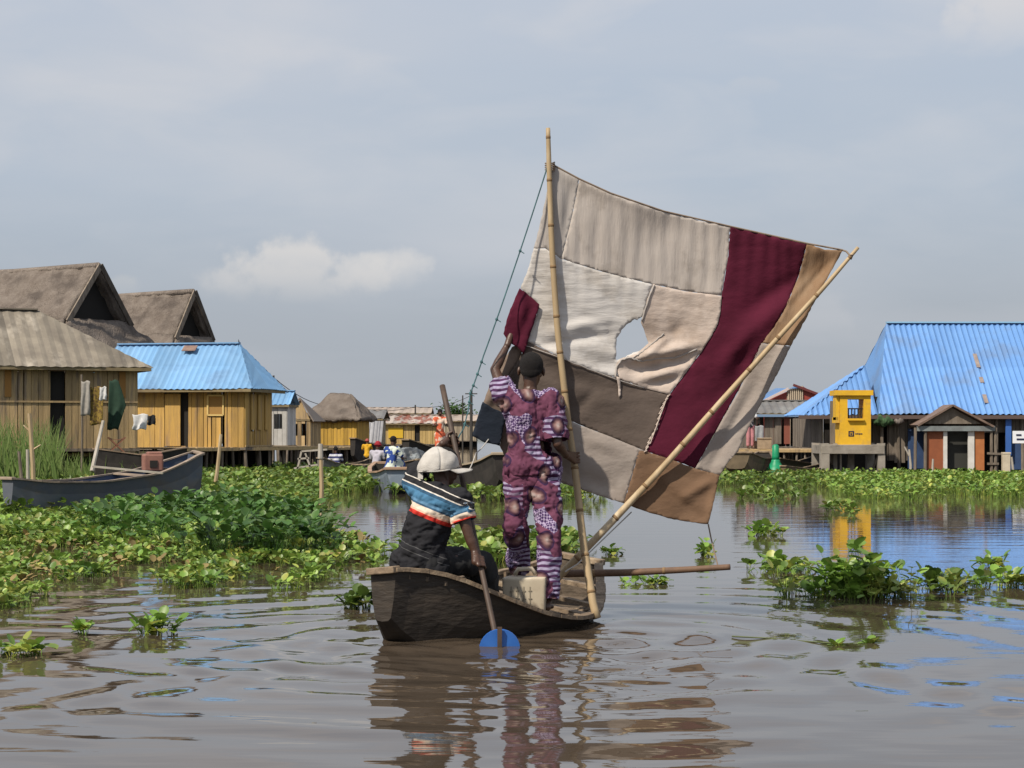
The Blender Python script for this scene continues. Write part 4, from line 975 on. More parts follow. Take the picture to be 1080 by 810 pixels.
def cloth_panel(poly, mat_, root, label, holes=(), step=3.2, dy=0.0, yfn=sail_Y, name='cloth_panel', rag=.5):
    pd = dens(poly, step, rag); hs = [dens(h, 2.2, .9) for h in holes]
    xs = [p[0] for p in pd]; ys = [p[1] for p in pd]; pts = list(pd); edges = [(i, (i+1) % len(pd)) for i in range(len(pd))]
    for h in hs:
        k = len(pts); pts += h; edges += [(k+i, k+(i+1) % len(h)) for i in range(len(h))]
    y = min(ys); r_ = 0
    allb = [pd]+hs
    while y < max(ys):
        x = min(xs)+(r_ % 2)*step/2
        while x < max(xs):
            ok = inpoly(np.array([x]), np.array([y]), pd)[0] and not any(inpoly(np.array([x]), np.array([y]), h)[0] for h in hs)
            if ok and min(math.hypot(x-a, y-b) for bd in allb for a, b in bd) > step*.5: pts.append((x, y))
            x += step
        y += step*.9; r_ += 1
    v, e_, f, *_ = delaunay_2d_cdt([Vector(p) for p in pts], edges, [], 0, 1e-4)
    m = MB(); keep = []
    for t in f:
        cx = sum(v[i][0] for i in t)/3; cy = sum(v[i][1] for i in t)/3
        if inpoly(np.array([cx]), np.array([cy]), pd)[0] and not any(inpoly(np.array([cx]), np.array([cy]), h)[0] for h in hs): keep.append(tuple(t))
    m.add([P(q[0], q[1], yfn(q[0], q[1])+dy) for q in v], keep)
    o = m.build(name, mat_, root, smooth=True, world=True, solid=.004)
    if label: o['label'] = label
    return o
def cloth_mat(name, a, b, trans=.2, stain=None, sc=3, bst=(4, 4, 7, .5)):
    m = M(name, a, .9, b, sc, bump=.9, bscale=1.0, bdist=.022, bstretch=bst, spec=.1, col3=stain, s3=2.0, trans=trans); return m
sail = empty('patchwork_sail', P(640, 535, 14.3), 0, 'big torn patchwork sail of beige, white, maroon and brown cloth', 'sail')
c_bei = cloth_mat('sail_beige', (.50, .445, .40), (.56, .505, .46), stain=(.36, .315, .275), bst=(10, 5, 1.6, .12))
c_gre = cloth_mat('sail_shade_grey', (.42, .385, .355), (.48, .44, .41), bst=(12, 4, 2, .1))  # beige darkened to paint shade into the cloth
c_whi = cloth_mat('sail_white', (.61, .58, .55), (.67, .64, .61), stain=(.46, .42, .375), bst=(2.2, 3, 11, -.25))
c_cre = cloth_mat('sail_cream', (.55, .455, .39), (.61, .52, .455), stain=(.41, .325, .265), sc=6, bst=(4, 3, 9, -.3))
c_mar = cloth_mat('sail_maroon', (.092, .013, .03), (.066, .010, .022), .08, bst=(3.5, 3, 6, .9))
c_tan = cloth_mat('sail_tan', (.33, .235, .155), (.27, .165, .095), bst=(12, 4, 3, .65))
c_tau = cloth_mat('sail_taupe', (.10, .078, .065), (.125, .098, .083), .06)
c_lta = cloth_mat('sail_light_taupe', (.34, .29, .255), (.39, .34, .30), stain=(.27, .225, .195))
c_bro = cloth_mat('sail_brown', (.225, .14, .088), (.18, .11, .068))
c_nav = cloth_mat('sail_navy', (.018, .024, .036), (.026, .032, .045), .03)
hole = [(669, 337), (675, 339), (677, 345), (680, 352), (682, 363), (677, 369), (668, 372), (660, 377), (650, 380), (649, 368), (651, 357), (657, 346), (663, 341)]
cloth_panel([(583, 174), (597, 182), (611, 189), (604, 225), (592, 273), (575, 262), (563, 262), (572, 226)], c_gre, sail, 'beige cloth strip along the mast, darkened as the mast shadow')  # strip carries the mast shadow as cloth colour
cloth_panel([(611, 189), (628, 197), (644, 204), (672, 214), (700, 223), (735, 232), (770, 239), (768, 270), (761, 312), (722, 307), (689, 300), (660, 293), (633, 286), (592, 273), (604, 225)], c_bei, sail, 'broad beige top cloth')
cloth_panel([(563, 262), (575, 262), (592, 273), (633, 286), (660, 293), (689, 300), (686, 306), (681, 322), (678, 334), (672, 337), (682, 363), (672, 376), (655, 378), (653, 399), (628, 392), (594, 378), (570, 366), (556, 360), (562, 342), (569, 322), (549, 304), (556, 287)], c_whi, sail, 'white cloth with a torn hole', [hole])
cloth_panel([(689, 300), (722, 307), (761, 312), (760, 330), (757, 342), (749, 357), (739, 372), (728, 386), (719, 399), (713, 407), (706, 416), (678, 409), (653, 399), (650, 384), (655, 378), (672, 373), (684, 362), (680, 350), (676, 340), (679, 330), (683, 315)], c_cre, sail, 'cream cloth right of the torn hole', dy=-.006)
m = MB()
for pts_, r_ in (([(690, 301), (686, 310), (681, 325), (677, 338)], .007), ([(649, 398), (650, 388), (655, 380), (664, 377), (675, 381), (690, 379), (712, 377), (735, 368)], .007), ([(668, 377), (676, 372), (686, 364), (700, 352)], .005), ([(553, 364), (590, 377), (628, 392), (680, 410)], .004)):
    q = []
    for i in range(len(pts_)-1):
        for t in np.linspace(0, 1, 6)[(1 if i else 0):]:
            x = pts_[i][0]+(pts_[i+1][0]-pts_[i][0])*t; y = pts_[i][1]+(pts_[i+1][1]-pts_[i][1])*t+.5*math.sin(x*1.3); q.append(P(x, y, sail_Y(x, y)-.012))
    m.tube(q, r_, 7)
m.build('rolled_seam', c_gre, sail, smooth=True, world=True)  # grey tone paints the shadow along the twisted edges
cloth_panel([(650, 397), (654, 398), (655, 417), (652.5, 419), (652, 408)], c_cre, sail, 'loose torn strip under the hole', dy=-.015, rag=.2, step=2)
cloth_panel([(770, 239), (810, 248), (851, 257), (848, 270), (842, 292), (828, 326), (815, 348), (803, 364), (790, 390), (778, 414), (763, 440), (750, 464), (741, 480), (733, 494), (712, 486), (681, 476), (686, 462), (692, 453), (698, 430), (706, 416), (719, 399), (739, 372), (757, 342), (761, 312), (768, 270)], c_mar, sail, 'long maroon strip')
cloth_panel([(851, 257), (870, 263), (889, 264), (880, 280), (867, 303), (850, 336), (834, 365), (803, 362), (815, 346), (828, 326), (842, 292), (848, 270)], c_tan, sail, 'tan cloth at the top right corner')
cloth_panel([(803, 362), (834, 365), (818, 398), (800, 431), (788, 455), (778, 476), (768, 488), (759, 501), (733, 494), (741, 480), (750, 464), (763, 440), (778, 414), (790, 390)], c_lta, sail, 'grey-beige strip at the right edge')
cloth_panel([(556, 360), (594, 378), (628, 392), (653, 399), (678, 409), (706, 416), (698, 430), (692, 453), (686, 462), (681, 476), (645, 461), (611, 448), (590, 438), (560, 425), (540, 415), (534, 400), (548, 378)], c_tau, sail, 'dark taupe cloth')
cloth_panel([(590, 438), (611, 448), (645, 461), (681, 476), (674, 476), (667, 500), (658, 531), (630, 522), (600, 512), (585, 506), (575, 470)], c_lta, sail, 'light taupe cloth low on the mast side')
cloth_panel([(674, 475), (681, 476), (712, 486), (733, 494), (759, 501), (753, 528), (747, 553), (730, 551), (711, 548), (685, 541), (658, 531), (667, 500)], c_bro, sail, 'brown cloth at the bottom corner')
cloth_panel([(548, 304), (556, 310), (569, 321), (563, 342), (560, 350), (556, 362), (552, 374), (546, 366), (538, 362), (531, 352), (534, 338), (541, 320)], c_mar, sail, 'maroon corner gathered in the raised hand', dy=-.03)
cloth_panel([(556, 360), (548, 378), (536, 402), (545, 418), (575, 432), (590, 438), (578, 470), (583, 500), (566, 500), (532, 482), (527, 470), (532, 438), (508, 430), (516, 408), (527, 385), (540, 366)], cloth_mat('sail_tan_grey', (.25, .19, .15), (.20, .15, .12)), sail, 'grey-tan cloth hanging behind the standing man', dy=.02)
cloth_panel([(509, 424), (521, 431), (534, 437), (531, 452), (527, 470), (512, 467), (498, 460), (503, 442)], c_nav, sail, 'dark navy lower left corner', dy=-.03)
# hem rope at the top edge and stitches
m = MB(); q = []
for x, y in dens([(583, 174), (611, 188.5), (644, 203), (700, 222.5), (770, 238.5), (851, 256.5), (889, 263.5)], 5, 0)[:-60 or None]:
    pass
edge = [(583, 174), (611, 189), (644, 204), (700, 223), (770, 239), (851, 257), (889, 264)]
for i in range(len(edge)-1):
    for t in np.linspace(0, 1, 12)[(1 if i else 0):]:
        x = edge[i][0]+(edge[i+1][0]-edge[i][0])*t; y = edge[i][1]+(edge[i+1][1]-edge[i][1])*t; q.append(P(x, y-.3, sail_Y(x, y)))
m.tube(q, .007, 6); m.build('bolt_rope', M('rope_brown', (.20, .15, .11), .9), sail, world=True)
m = MB()
zz = []
for x, y in dens([(692, 453), (686, 462), (681, 476)], 4, 0)[:8]+dens([(706, 416), (698, 430), (692, 453)], 5, 0)[:9]:
    a = P(x-1.6, y+1, sail_Y(x, y)-.012); b = P(x+1.2, y-.6, sail_Y(x, y)-.012); zz += [a, b]
m.tube(zz, .004, 5)
m.build('stitches', c_cre, sail, world=True)
m = MB()
for a, r_ in (((580, 174), .034), ):
    pa = P(*a, 14.03); m.tube([pa+Vector((r_*math.cos(t), r_*math.sin(t), -.0025*t+.02)) for t in np.linspace(0, 25, 60)], .006, 5)
m.build('lashing', M('rope_brown', ()), sail, world=True)
m = MB(); a = P(889, 264, 14.2); b = P(896, 269, spY(268)); m.tube([a, a.lerp(b, .5)+Vector((0, 0, .01)), b, b+Vector((.02, -.03, .0)), b+Vector((.01, .0, -.03))], .007, 6)
m.build('lashing', M('rope_brown', ()), sail, world=True)

rope_t = M('teal_rope', (.06, .15, .16), .8, (.035, .08, .09), 20)
rope_w = M('pale_rope', (.45, .43, .40), .8)
def rope(pts, r_, mat_, label, knots=(), sag=0):
    root = empty('rope', pts[0], 0, label, 'rope'); m = MB(); q = []
    for i in range(len(pts)-1):
        for t in np.linspace(0, 1, 14)[(1 if i else 0):]: q.append(pts[i].lerp(pts[i+1], float(t))-Vector((0, 0, sag*4*t*(1-t))))
    m.tube(q, r_, 6); m.build('cord', mat_, root, world=True)
    if knots:
        for k in knots: 
            m = MB(); p = q[min(len(q)-1, int(k*(len(q)-1)))]; m.ell(p, (r_*2.2, r_*2.2, r_*2.6), nu=8, nv=6); m.tube([p, p+Vector((.03, -.01, -.02))], r_*.7, 5); m.build('knot', mat_, root, world=True)
rope([P(577, 177, 14.0), P(540, 290, 13.9), P(510, 375, 13.8), P(496, 415, 13.7)], .005, rope_t, 'thin teal rope running from the mast top down to the left, knotted', (.28, .52, .72, .83, .93, 1.0), .008)
rope([P(496, 415, 13.7), P(494, 432, 13.65), P(489, 452, 13.5), P(483, 462, 13.35)], .005, rope_t, 'lower tail of the teal rope hanging by the paddler', (.2, .6))
rope([P(666, 540, 14.3), P(640, 565, 14.2), P(609, 595, 14.0), P(596, 603, 13.9)], .005, rope_w, 'thin pale rope tying the sail foot to the mast base')
rope([P(747, 553, 14.3), P(750, 568, 14.25), P(757, 596, 14.15)], .006, M('rope_brown', ()), 'short frayed rope from the sail corner to the boom')
rope([P(528, 470, 14.1), P(516, 462, 14.0), P(502, 478, 13.8), P(494, 497, 13.6)], .004, rope_w, 'pale rope hanging from the navy sail corner', sag=.01)

# ================================================================ JERRY CAN, PADDLE
jc_m = M('jerry_can_plastic', (.46, .40, .30), .5, (.36, .30, .22), 5, spec=.4, col3=(.24, .19, .14), s3=5)
can = empty('jerry_can', P(555, 640, 13.54), R(-10), 'grimy pale jerry can standing in the canoe by the standing man’s foot', 'jerry can')
can.location.z = .07; m = MB(); m.box((0, 0, .15), (.31, .2, .295), jit=.006)
me = blob(m, 'body', .011, 5); body = link(me, 'body', jc_m, can, smooth=True)
m = MB(); m.tube([(-.08, 0, .305), (-.06, 0, .345), (.04, 0, .35), (.07, 0, .31)], .016, 8); m.build('handle', jc_m, can, smooth=True)
m = MB(); m.tube([(.11, 0, .30), (.11, 0, .345)], .026, 12); m.build('cap', M('dark_cap', (.06, .05, .04), .6), can)
m = MB()
for k, dx in enumerate((-.09, -.045, 0, .045)):
    m.beam((dx, -.102, .06), (dx, -.102, .23), .008, .006, tone=.55)
    for j in range(3): m.beam((dx-.012, -.103, .08+j*.055+.01*(k % 2)), (dx+.014, -.103, .09+j*.055), .006, .006, tone=.5)
m.build('moulded_lettering', jc_m, can)

pd_top, pd_bot = P(466.5, 407, 13.56), P(526, 686, 12.40)
pad = empty('paddle', pd_bot, 0, 'long wooden paddle with a round blue blade, dipped beside the canoe', 'paddle')
m = MB(); q = [pd_top.lerp(pd_bot, t) for t in np.linspace(0, 1, 16)]; m.tube(q, [.021]*4+[.019]*12, 10); m.build('shaft', M('paddle_wood', (.085, .055, .04), .6, (.05, .035, .026), 7), pad, smooth=True, world=True)
m = MB(); c0 = P(527, 685, 12.36); n_ = 28
ring = [c0+Vector((.135*math.cos(a), .03*math.cos(a), .135*math.sin(a))) for a in np.linspace(0, 2*math.pi, n_, endpoint=False)]
r2 = [p+(c0-p)*.02+Vector((0, -.012+.0, 0)) for p in ring]
m.add([c0+Vector((0, -.025, 0))]+r2+ring+[c0+Vector((0, .012, 0))], [(0, 1+i, 1+(i+1) % n_) for i in range(n_)]+[(1+i, 1+n_+i, 1+n_+(i+1) % n_, 1+(i+1) % n_) for i in range(n_)]+[(1+2*n_, 1+n_+(i+1) % n_, 1+n_+i) for i in range(n_)])
m.build('blade', M('blue_blade_paint', (.02, .10, .36), .4, (.03, .13, .42), 6, spec=.5), pad, world=True)
m = MB(); m.beam(c0+Vector((.0, -.035, .15)), c0+Vector((.0, -.035, -.11)), .03, .02); m.build('blade_spine', MC['paddle_wood'], pad, world=True)
# ================================================================ PEOPLE
skin_m = M('dark_skin', (.075, .036, .022), .42, (.055, .027, .017), 9, spec=.45, bump=.15, bscale=90)
hair_m = M('short_black_hair', (.008, .007, .007), .95, (.016, .013, .012), 60, bump=.8, bscale=260)
eye_w = M('eye_white', (.6, .56, .5), .3)
def basis(f, u):
    f = Vector(f).normalized(); u = Vector(u); u = (u-f*u.dot(f)).normalized(); s = f.cross(u)
    return Matrix((s, f, u)).transposed()              # columns: right side, forward, up
def head_parts(m, c, f, u, k=1.0):
    B_ = basis(f, u); g = lambda x, y, z: c+B_ @ Vector((x*k, y*k, z*k))
    m.ell(g(0, -.012, .03), (.074*k, .094*k, .085*k), B_); m.ell(g(0, .018, -.035), (.058*k, .066*k, .078*k), B_)
    m.cap(g(0, .055, -.088), .026*k, g(0, .03, -.075), .034*k)
    m.cap(g(0, .080, .012), .010*k, g(0, .100, -.022), .014*k); m.cap(g(-.014, .09, -.026), .009*k, g(.014, .09, -.026), .009*k)
    m.cap(g(-.02, .079, -.052), .010*k, g(.02, .079, -.052), .010*k); m.cap(g(-.017, .076, -.063), .011*k, g(.017, .076, -.063), .011*k)
    m.cap(g(-.04, .066, .026), .012*k, g(.04, .066, .026), .012*k)
    for s_ in (-1, 1):
        m.ell(g(s_*.080, -.008, -.005), (.010*k, .019*k, .032*k), B_ @ Matrix.Rotation(s_*.35, 3, 'Z')); m.cap(g(s_*.045, .055, -.02), .022*k, g(s_*.03, .06, -.035), .02*k)
    return B_, g
def grip(m, wrist, pc, pd, pr_, away, k=1.0, curl=3.6):
    """palm from the wrist to a bar (centre pc, direction pd, radius pr_), four fingers and a thumb closed round it"""
    pd = Vector(pd).normalized(); wrist = Vector(wrist); pc = Vector(pc); a = (wrist-pc); a = (a-pd*a.dot(pd)).normalized(); side = Vector(away); side = (side-pd*side.dot(pd)-a*side.dot(a)).normalized()
    rr = pr_+.012*k
    pos = lambda ang, o: pc+pd*o+(a*math.cos(ang)+side*math.sin(ang))*rr
    kn = [pos(.55, o)+a*.018*k for o in (.034*k, .012*k, -.011*k, -.032*k)]
    for q in kn: m.cap(wrist, .024*k, q, .0155*k)
    m.cap(wrist+a*.01, .027*k, pc+a*(rr+.02*k), .026*k)
    for i, (q, o) in enumerate(zip(kn, (.036*k, .012*k, -.012*k, -.034*k))):
        ln = (.92, 1.0, .95, .8)[i]; p0 = q
        for s_ in range(1, 4):
            ang = .55+curl/3*s_*ln; p1 = pos(ang, o*1.02)+(a*math.cos(ang)+side*math.sin(ang))*.001; m.cap(p0, (.0105-.0008*s_)*k, p1, (.0098-.0008*s_)*k, 10); p0 = p1
    p0 = wrist+(pc-wrist)*.35+pd*.028*k; p1 = pos(-.5, .045*k)+a*.008; p2 = pos(-1.35, .047*k); m.cap(p0, .0165*k, p1, .0125*k); m.cap(p1, .0120*k, p2, .0100*k)
def open_hand(m, wrist, d, n, k=1.0):
    d = Vector(d).normalized(); n = Vector(n); n = (n-d*n.dot(d)).normalized(); s_ = d.cross(n)
    m.ell(wrist+d*.05*k, (.04*k, .052*k, .016*k), Matrix((s_, d, n)).transposed())
    for i, o in enumerate((-.03, -.01, .011, .030)):
        b = wrist+d*.085*k+s_*o*k; l = (.07, .08, .074, .058)[i]*k; q = b+d*l*.5+n*.008; m.cap(b, .0095*k, q, .0088*k, 10); m.cap(q, .0086*k, q+d*l*.42+n*.022*k, .0075*k, 10)
    m.cap(wrist+d*.025*k-s_*.03*k, .013*k, wrist+d*.07*k-s_*.062*k+n*.01, .0095*k, 10)
def foot(m, an, toe, k=1.0):
    d = (toe-an); d.z = 0; d.normalize(); z = Vector((0, 0, 1)); s_ = d.cross(z)
    heel = an-d*.045*k-z*.045*k; ball = an+d*.125*k-z*.058*k
    m.cap(an, .036*k, heel, .032*k); m.cap(an+d*.01, .034*k, ball, .026*k); m.cap(heel, .03*k, ball, .028*k)
    for i, o in enumerate((-.034, -.016, .0, .016, .032)): b = ball+s_*o*k; m.cap(b, .017*k, b+d*(.062-.004*abs(i-1))*k-z*.006*k, .011*k, 10)
def body_mesh(J, k=1.0, vox=.006, sex=0):
    m = MB(); v = J
    m.cap(v['hipL'], .088*k, v['hipR'], .088*k); m.cap(v['pelvis'], .105*k, v['chest'], .115*k)
    sh = (v['shL']+v['shR'])/2
    for s_ in 'LR': m.cap(v['chest'].lerp(v['sh'+s_], .35), .085*k, v['sh'+s_].lerp(v['chest'], .12), .055*k)
    m.cap(v['shL'].lerp(sh, .25), .05*k, v['shR'].lerp(sh, .25), .05*k); m.cap(sh-Vector((0, 0, .01)), .075*k, v['neck'], .052*k)
    hb = v['head']-basis(v['face'], v['up']) @ Vector((0, .03, .06))*k
    m.cap(v['neck'], .052*k, hb, .05*k)
    B_, g = head_parts(m, v['head'], v['face'], v['up'], k*v.get('hk', 1))
    for s_ in 'LR':
        m.cap(v['sh'+s_], .052*k, v['el'+s_], .037*k); mid = v['el'+s_].lerp(v['wr'+s_], .3); m.cap(v['el'+s_], .036*k, mid, .038*k); m.cap(mid, .038*k, v['wr'+s_], .024*k)
        m.cap(v['hip'+s_], .082*k, v['kn'+s_], .055*k); mid = v['kn'+s_].lerp(v['an'+s_], .3); m.cap(v['kn'+s_], .052*k, mid, .054*k); m.cap(mid, .053*k, v['an'+s_], .034*k)
        foot(m, v['an'+s_], v['toe'+s_], k)
        h = J.get('hand'+s_)
        if h and h[0] == 'grip': grip(m, v['wr'+s_], *h[1:], k=k)
        else: open_hand(m, v['wr'+s_], (h[1] if h else v['wr'+s_]-v['el'+s_]), (h[2] if h else Vector((0, 1, 0))), k)
    return m, g
def eyes(g, root, parent_world, k=1.0):
    for s_ in (-1, 1):
        m = MB(); m.ell(g(s_*.030, .070, .004), (.0125*k,)*3, nu=12, nv=8); o = m.build('eye', eye_w, root, smooth=True, world=True)
        m = MB(); m.ell(g(s_*.030, .0805, .004), (.0055*k, .0035*k, .0055*k), nu=10, nv=6); m.build('pupil', dark, o, smooth=True, world=False) if False else m.build('pupil', dark, root, smooth=True, world=True)
def hair_cap(g, c, f, u, k, root, mat_, low=-.02):
    m = MB(); B_ = basis(f, u); m.ell(g(0, -.014, .033), (.079*k, .099*k, .0895*k), B_, 22, 16); m.ell(g(0, -.045, -.005), (.068*k, .06*k, .06*k), B_)
    me = blob(m, 'hair', .006*max(1, k), 1)
    # trim below the hairline
    import bmesh
    bm = bmesh.new(); bm.from_mesh(me); dl = []
    for v in bm.verts:
        q = B_.transposed() @ (v.co-c); line = .028 if q.y > .02*k else -.05+(q.y+.09)*.55
        if q.z/k < line or (q.y > .066*k and q.z/k < .06): dl.append(v)
    bmesh.ops.delete(bm, geom=dl, context='VERTS'); bm.to_mesh(me); bm.free()
    return link(me, 'hair', mat_, root, smooth=True, world=True)

# ---------- printed cloth of the standing man
def print_mat():
    m = bpy.data.materials.new('wax_print_cloth'); N, L = nt(m); b = N['Principled BSDF']; b.inputs['Roughness'].default_value = .85; b.inputs['Specular IOR Level'].default_value = .15
    tc = N.new('ShaderNodeTexCoord'); wp = N.new('ShaderNodeTexNoise'); wp.inputs['Scale'].default_value = 3; L.new(tc.outputs['Object'], wp.inputs['Vector'])
    ad = N.new('ShaderNodeVectorMath'); ad.operation = 'MULTIPLY_ADD'; L.new(wp.outputs['Color'], ad.inputs[0]); ad.inputs[1].default_value = (.10, .10, .10); L.new(tc.outputs['Object'], ad.inputs[2])
    mp = N.new('ShaderNodeMapping'); mp.inputs['Scale'].default_value = (1, .06, .72); L.new(ad.outputs[0], mp.inputs[0])
    sx_ = N.new('ShaderNodeSeparateXYZ'); L.new(mp.outputs[0], sx_.inputs[0]); a2 = N.new('ShaderNodeMath'); a2.operation = 'MULTIPLY_ADD'; a2.inputs[1].default_value = 8; L.new(sx_.outputs[1], a2.inputs[0]); L.new(sx_.outputs[0], a2.inputs[2])
    mp = N.new('ShaderNodeCombineXYZ'); L.new(a2.outputs[0], mp.inputs[0]); L.new(sx_.outputs[2], mp.inputs[1])
    vo = N.new('ShaderNodeTexVoronoi'); vo.voronoi_dimensions = '2D'; vo.inputs['Scale'].default_value = 8.5; vo.inputs['Randomness'].default_value = .75; L.new(mp.outputs[0], vo.inputs['Vector'])
    ve = N.new('ShaderNodeTexVoronoi'); ve.feature = 'DISTANCE_TO_EDGE'; ve.inputs['Scale'].default_value = 8.5; ve.inputs['Randomness'].default_value = .75; L.new(mp.outputs[0], ve.inputs['Vector'])
    sp = N.new('ShaderNodeSeparateXYZ'); L.new(vo.outputs['Color'], sp.inputs[0])
    wv = N.new('ShaderNodeTexWave'); wv.wave_type = 'BANDS'; wv.bands_direction = 'Z'; wv.inputs['Scale'].default_value = 8.5; wv.inputs['Distortion'].default_value = 1.5; wv.inputs['Detail'].default_value = 0; L.new(ad.outputs[0], wv.inputs['Vector'])
    mr = N.new('ShaderNodeMapping'); mr.inputs['Rotation'].default_value = (0, .7, 0); L.new(ad.outputs[0], mr.inputs[0])
    ck = N.new('ShaderNodeTexChecker'); ck.inputs['Scale'].default_value = 62; ck.inputs['Color1'].default_value = (.34, .28, .40, 1); ck.inputs['Color2'].default_value = (.06, .03, .10, 1); L.new(mr.outputs[0], ck.inputs['Vector'])
    def mix(f, a, c):
        x = N.new('ShaderNodeMix'); x.data_type = 'RGBA'; L.new(f, x.inputs[0]) if not isinstance(f, float) else None
        for v, i in ((a, 6), (c, 7)):
            if isinstance(v, tuple): x.inputs[i].default_value = v
            else: L.new(v, x.inputs[i])
        return x.outputs[2]
    def gt(s, t, w_=.02):
        r = N.new('ShaderNodeMapRange'); r.inputs[1].default_value = t-w_; r.inputs[2].default_value = t+w_; L.new(s, r.inputs[0]); return r.outputs[0]
    stripes = mix(gt(wv.outputs[0], .5, .1), (.07, .028, .08, 1), (.32, .28, .40, 1))
    c = mix(gt(sp.outputs[0], .46), (.125, .042, .075, 1), stripes)
    c = mix(gt(sp.outputs[0], .78), c, ck.outputs[0])
    # lilac seam lines between the figures
    # ovals: dark rim, warm pale centre
    v2 = N.new('ShaderNodeTexVoronoi'); v2.voronoi_dimensions = '2D'; v2.inputs['Scale'].default_value = 5.6; v2.inputs['Randomness'].default_value = .6; L.new(mp.outputs[0], v2.inputs['Vector'])
    r = N.new('ShaderNodeValToRGB'); L.new(v2.outputs['Distance'], r.inputs[0]); e = r.color_ramp.elements
    e[0].position = 0; e[0].color = (.40, .33, .31, 1); e[1].position = .26; e[1].color = (.03, .015, .05, 1)
    q = e.new(.10); q.color = (.22, .13, .12, 1); q = e.new(.20); q.color = (.06, .025, .04, 1)
    inv = N.new('ShaderNodeMapRange'); inv.inputs[1].default_value = .27; inv.inputs[2].default_value = .29; inv.inputs[3].default_value = 1; inv.inputs[4].default_value = 0; L.new(v2.outputs['Distance'], inv.inputs[0])
    c = mix(inv.outputs[0], c, r.outputs[0]); L.new(c, b.inputs['Base Color']); return m
wax = print_mat()
Y0 = 13.75
J = dict(pelvis=P(561, 494, Y0), hk=1.12, chest=P(556, 440, Y0), neck=P(559, 411, Y0+.02), head=P(560.5, 391, Y0+.05), face=Vector((.10, 1, -.05)), up=Vector((.03, .05, 1)),
         shL=P(532, 416, Y0), shR=P(583, 423, Y0-.02), elL=P(522, 390, Y0+.15), wrL=P(535, 364, Y0+.25), elR=P(588, 468, Y0-.10), wrR=P(597, 480, Y0+.07),
         hipL=P(547, 503, Y0), hipR=P(575, 503, Y0), knL=P(544, 554, Y0-.07), knR=P(580, 563, Y0-.16), anL=P(547, 601, Y0+.22), anR=P(577, 633, Y0-.22), toeL=P(546, 601, Y0+.5), toeR=P(578, 633, Y0+.1))
mp483 = P(605, 483, YM); 
J['handR'] = ('grip', P(604.8, 483, YM), Vector((-.05, 0, 1)), .031, Vector((.6, 1, 0)))
J['handL'] = ('grip', P(539, 350, Y0+.33), Vector((.35, .2, 1)), .012, Vector((-1, .3, 0)))
st = empty('person', P(561, 640, Y0), 0, 'standing man in purple and maroon printed clothes, holding the mast and the sail', 'person')
m, g = body_mesh(J, 1.0); me = blob(m, 'body', .006, 4); link(me, 'body', skin_m, st, smooth=True, world=True)
eyes(g, st, True); hair_cap(g, J['head'], J['face'], J['up'], 1.12, st, hair_m)
# shirt
def shirt(J, k=1.0, sleeve=.62, hem=None, loose=1.0, vox=.008, amp=.010, name='shirt', post=None, collar=.9):
    m = MB(); v = J; sh = (v['shL']+v['shR'])/2
    hp = hem if hem is not None else v['pelvis']
    m.cap(v['hipL'].lerp(hp, .6)+Vector((0, 0, .02)), .118*k*loose, v['hipR'].lerp(hp, .6)+Vector((0, 0, .02)), .118*k*loose)
    m.cap(hp, .125*k*loose, v['chest'], .130*k*loose)
    for s_ in 'LR':
        m.cap(v['chest'].lerp(v['sh'+s_], .35), .102*k*loose, v['sh'+s_].lerp(v['chest'], .1), .066*k*loose)
        sl_ = sleeve[s_] if isinstance(sleeve, dict) else sleeve; e_ = v['sh'+s_].lerp(v['el'+s_], sl_); m.cap(v['sh'+s_], .068*k*loose, e_, .066*k*loose)
    m.cap(v['shL'].lerp(sh, .2), .060*k, v['shR'].lerp(sh, .2), .060*k); m.cap(sh, .085*k, sh.lerp(v['neck'], .55*collar), .064*k)
    return m
def cut_ends(me, planes):
    """remove cloth beyond each (point, normal, reach) so that hems end in a clean open edge"""
    import bmesh
    bm = bmesh.new(); bm.from_mesh(me)
    for p, n, reach in planes:
        n = n.normalized(); geom = [f for f in bm.faces if (f.calc_center_median()-p).length < reach+.1]
        gg = list(set([v for f in geom for v in f.verts]))+list(set([e for f in geom for e in f.edges]))+geom
        bmesh.ops.bisect_plane(bm, geom=gg, plane_co=p, plane_no=n)
        dl = [f for f in bm.faces if (f.calc_center_median()-p).dot(n) > 1e-4 and (f.calc_center_median()-p).length < reach]
        bmesh.ops.delete(bm, geom=dl, context='FACES')
    bm.to_mesh(me); bm.free()
def sleeve_planes(J, s, reach=.13): return [(J['sh'+q].lerp(J['el'+q], s[q] if isinstance(s, dict) else s), J['el'+q]-J['sh'+q], reach) for q in 'LR']
m = shirt(J, sleeve=dict(L=.52, R=1.0), loose=1.09, hem=P(560, 486, Y0)); m.cap(P(548, 494, Y0), .120, P(574, 494, Y0), .120); me = blob(m, 'shirt', .008, 4, lambda q: (wrinkle(q, .022, 7), wrinkle(q, .008, 19, (1, 1, .8)), cut_ends(q, sleeve_planes(J, dict(L=.42, R=.9))+[(P(561, 501, Y0), Vector((0, 0, -1)), .3), (J['neck'].lerp((J['shL']+J['shR'])/2, .35), J['head']-J['neck'], .12)])))
link(me, 'shirt', wax, st, smooth=True, world=True, solid=.004)
def trousers(J, k=1.0, to=1.05, flare=1.0):
    m = MB(); v = J
    m.cap(v['hipL'], .104*k, v['hipR'], .104*k); m.cap(v['pelvis'], .108*k, v['pelvis']+Vector((0, 0, .05)), .104*k)
    for s_ in 'LR':
        e_ = v['kn'+s_].lerp(v['an'+s_], to); m.cap(v['hip'+s_], .102*k, v['kn'+s_], .074*k*flare); m.cap(v['kn'+s_], .074*k*flare, e_, .066*k*flare)
    return m
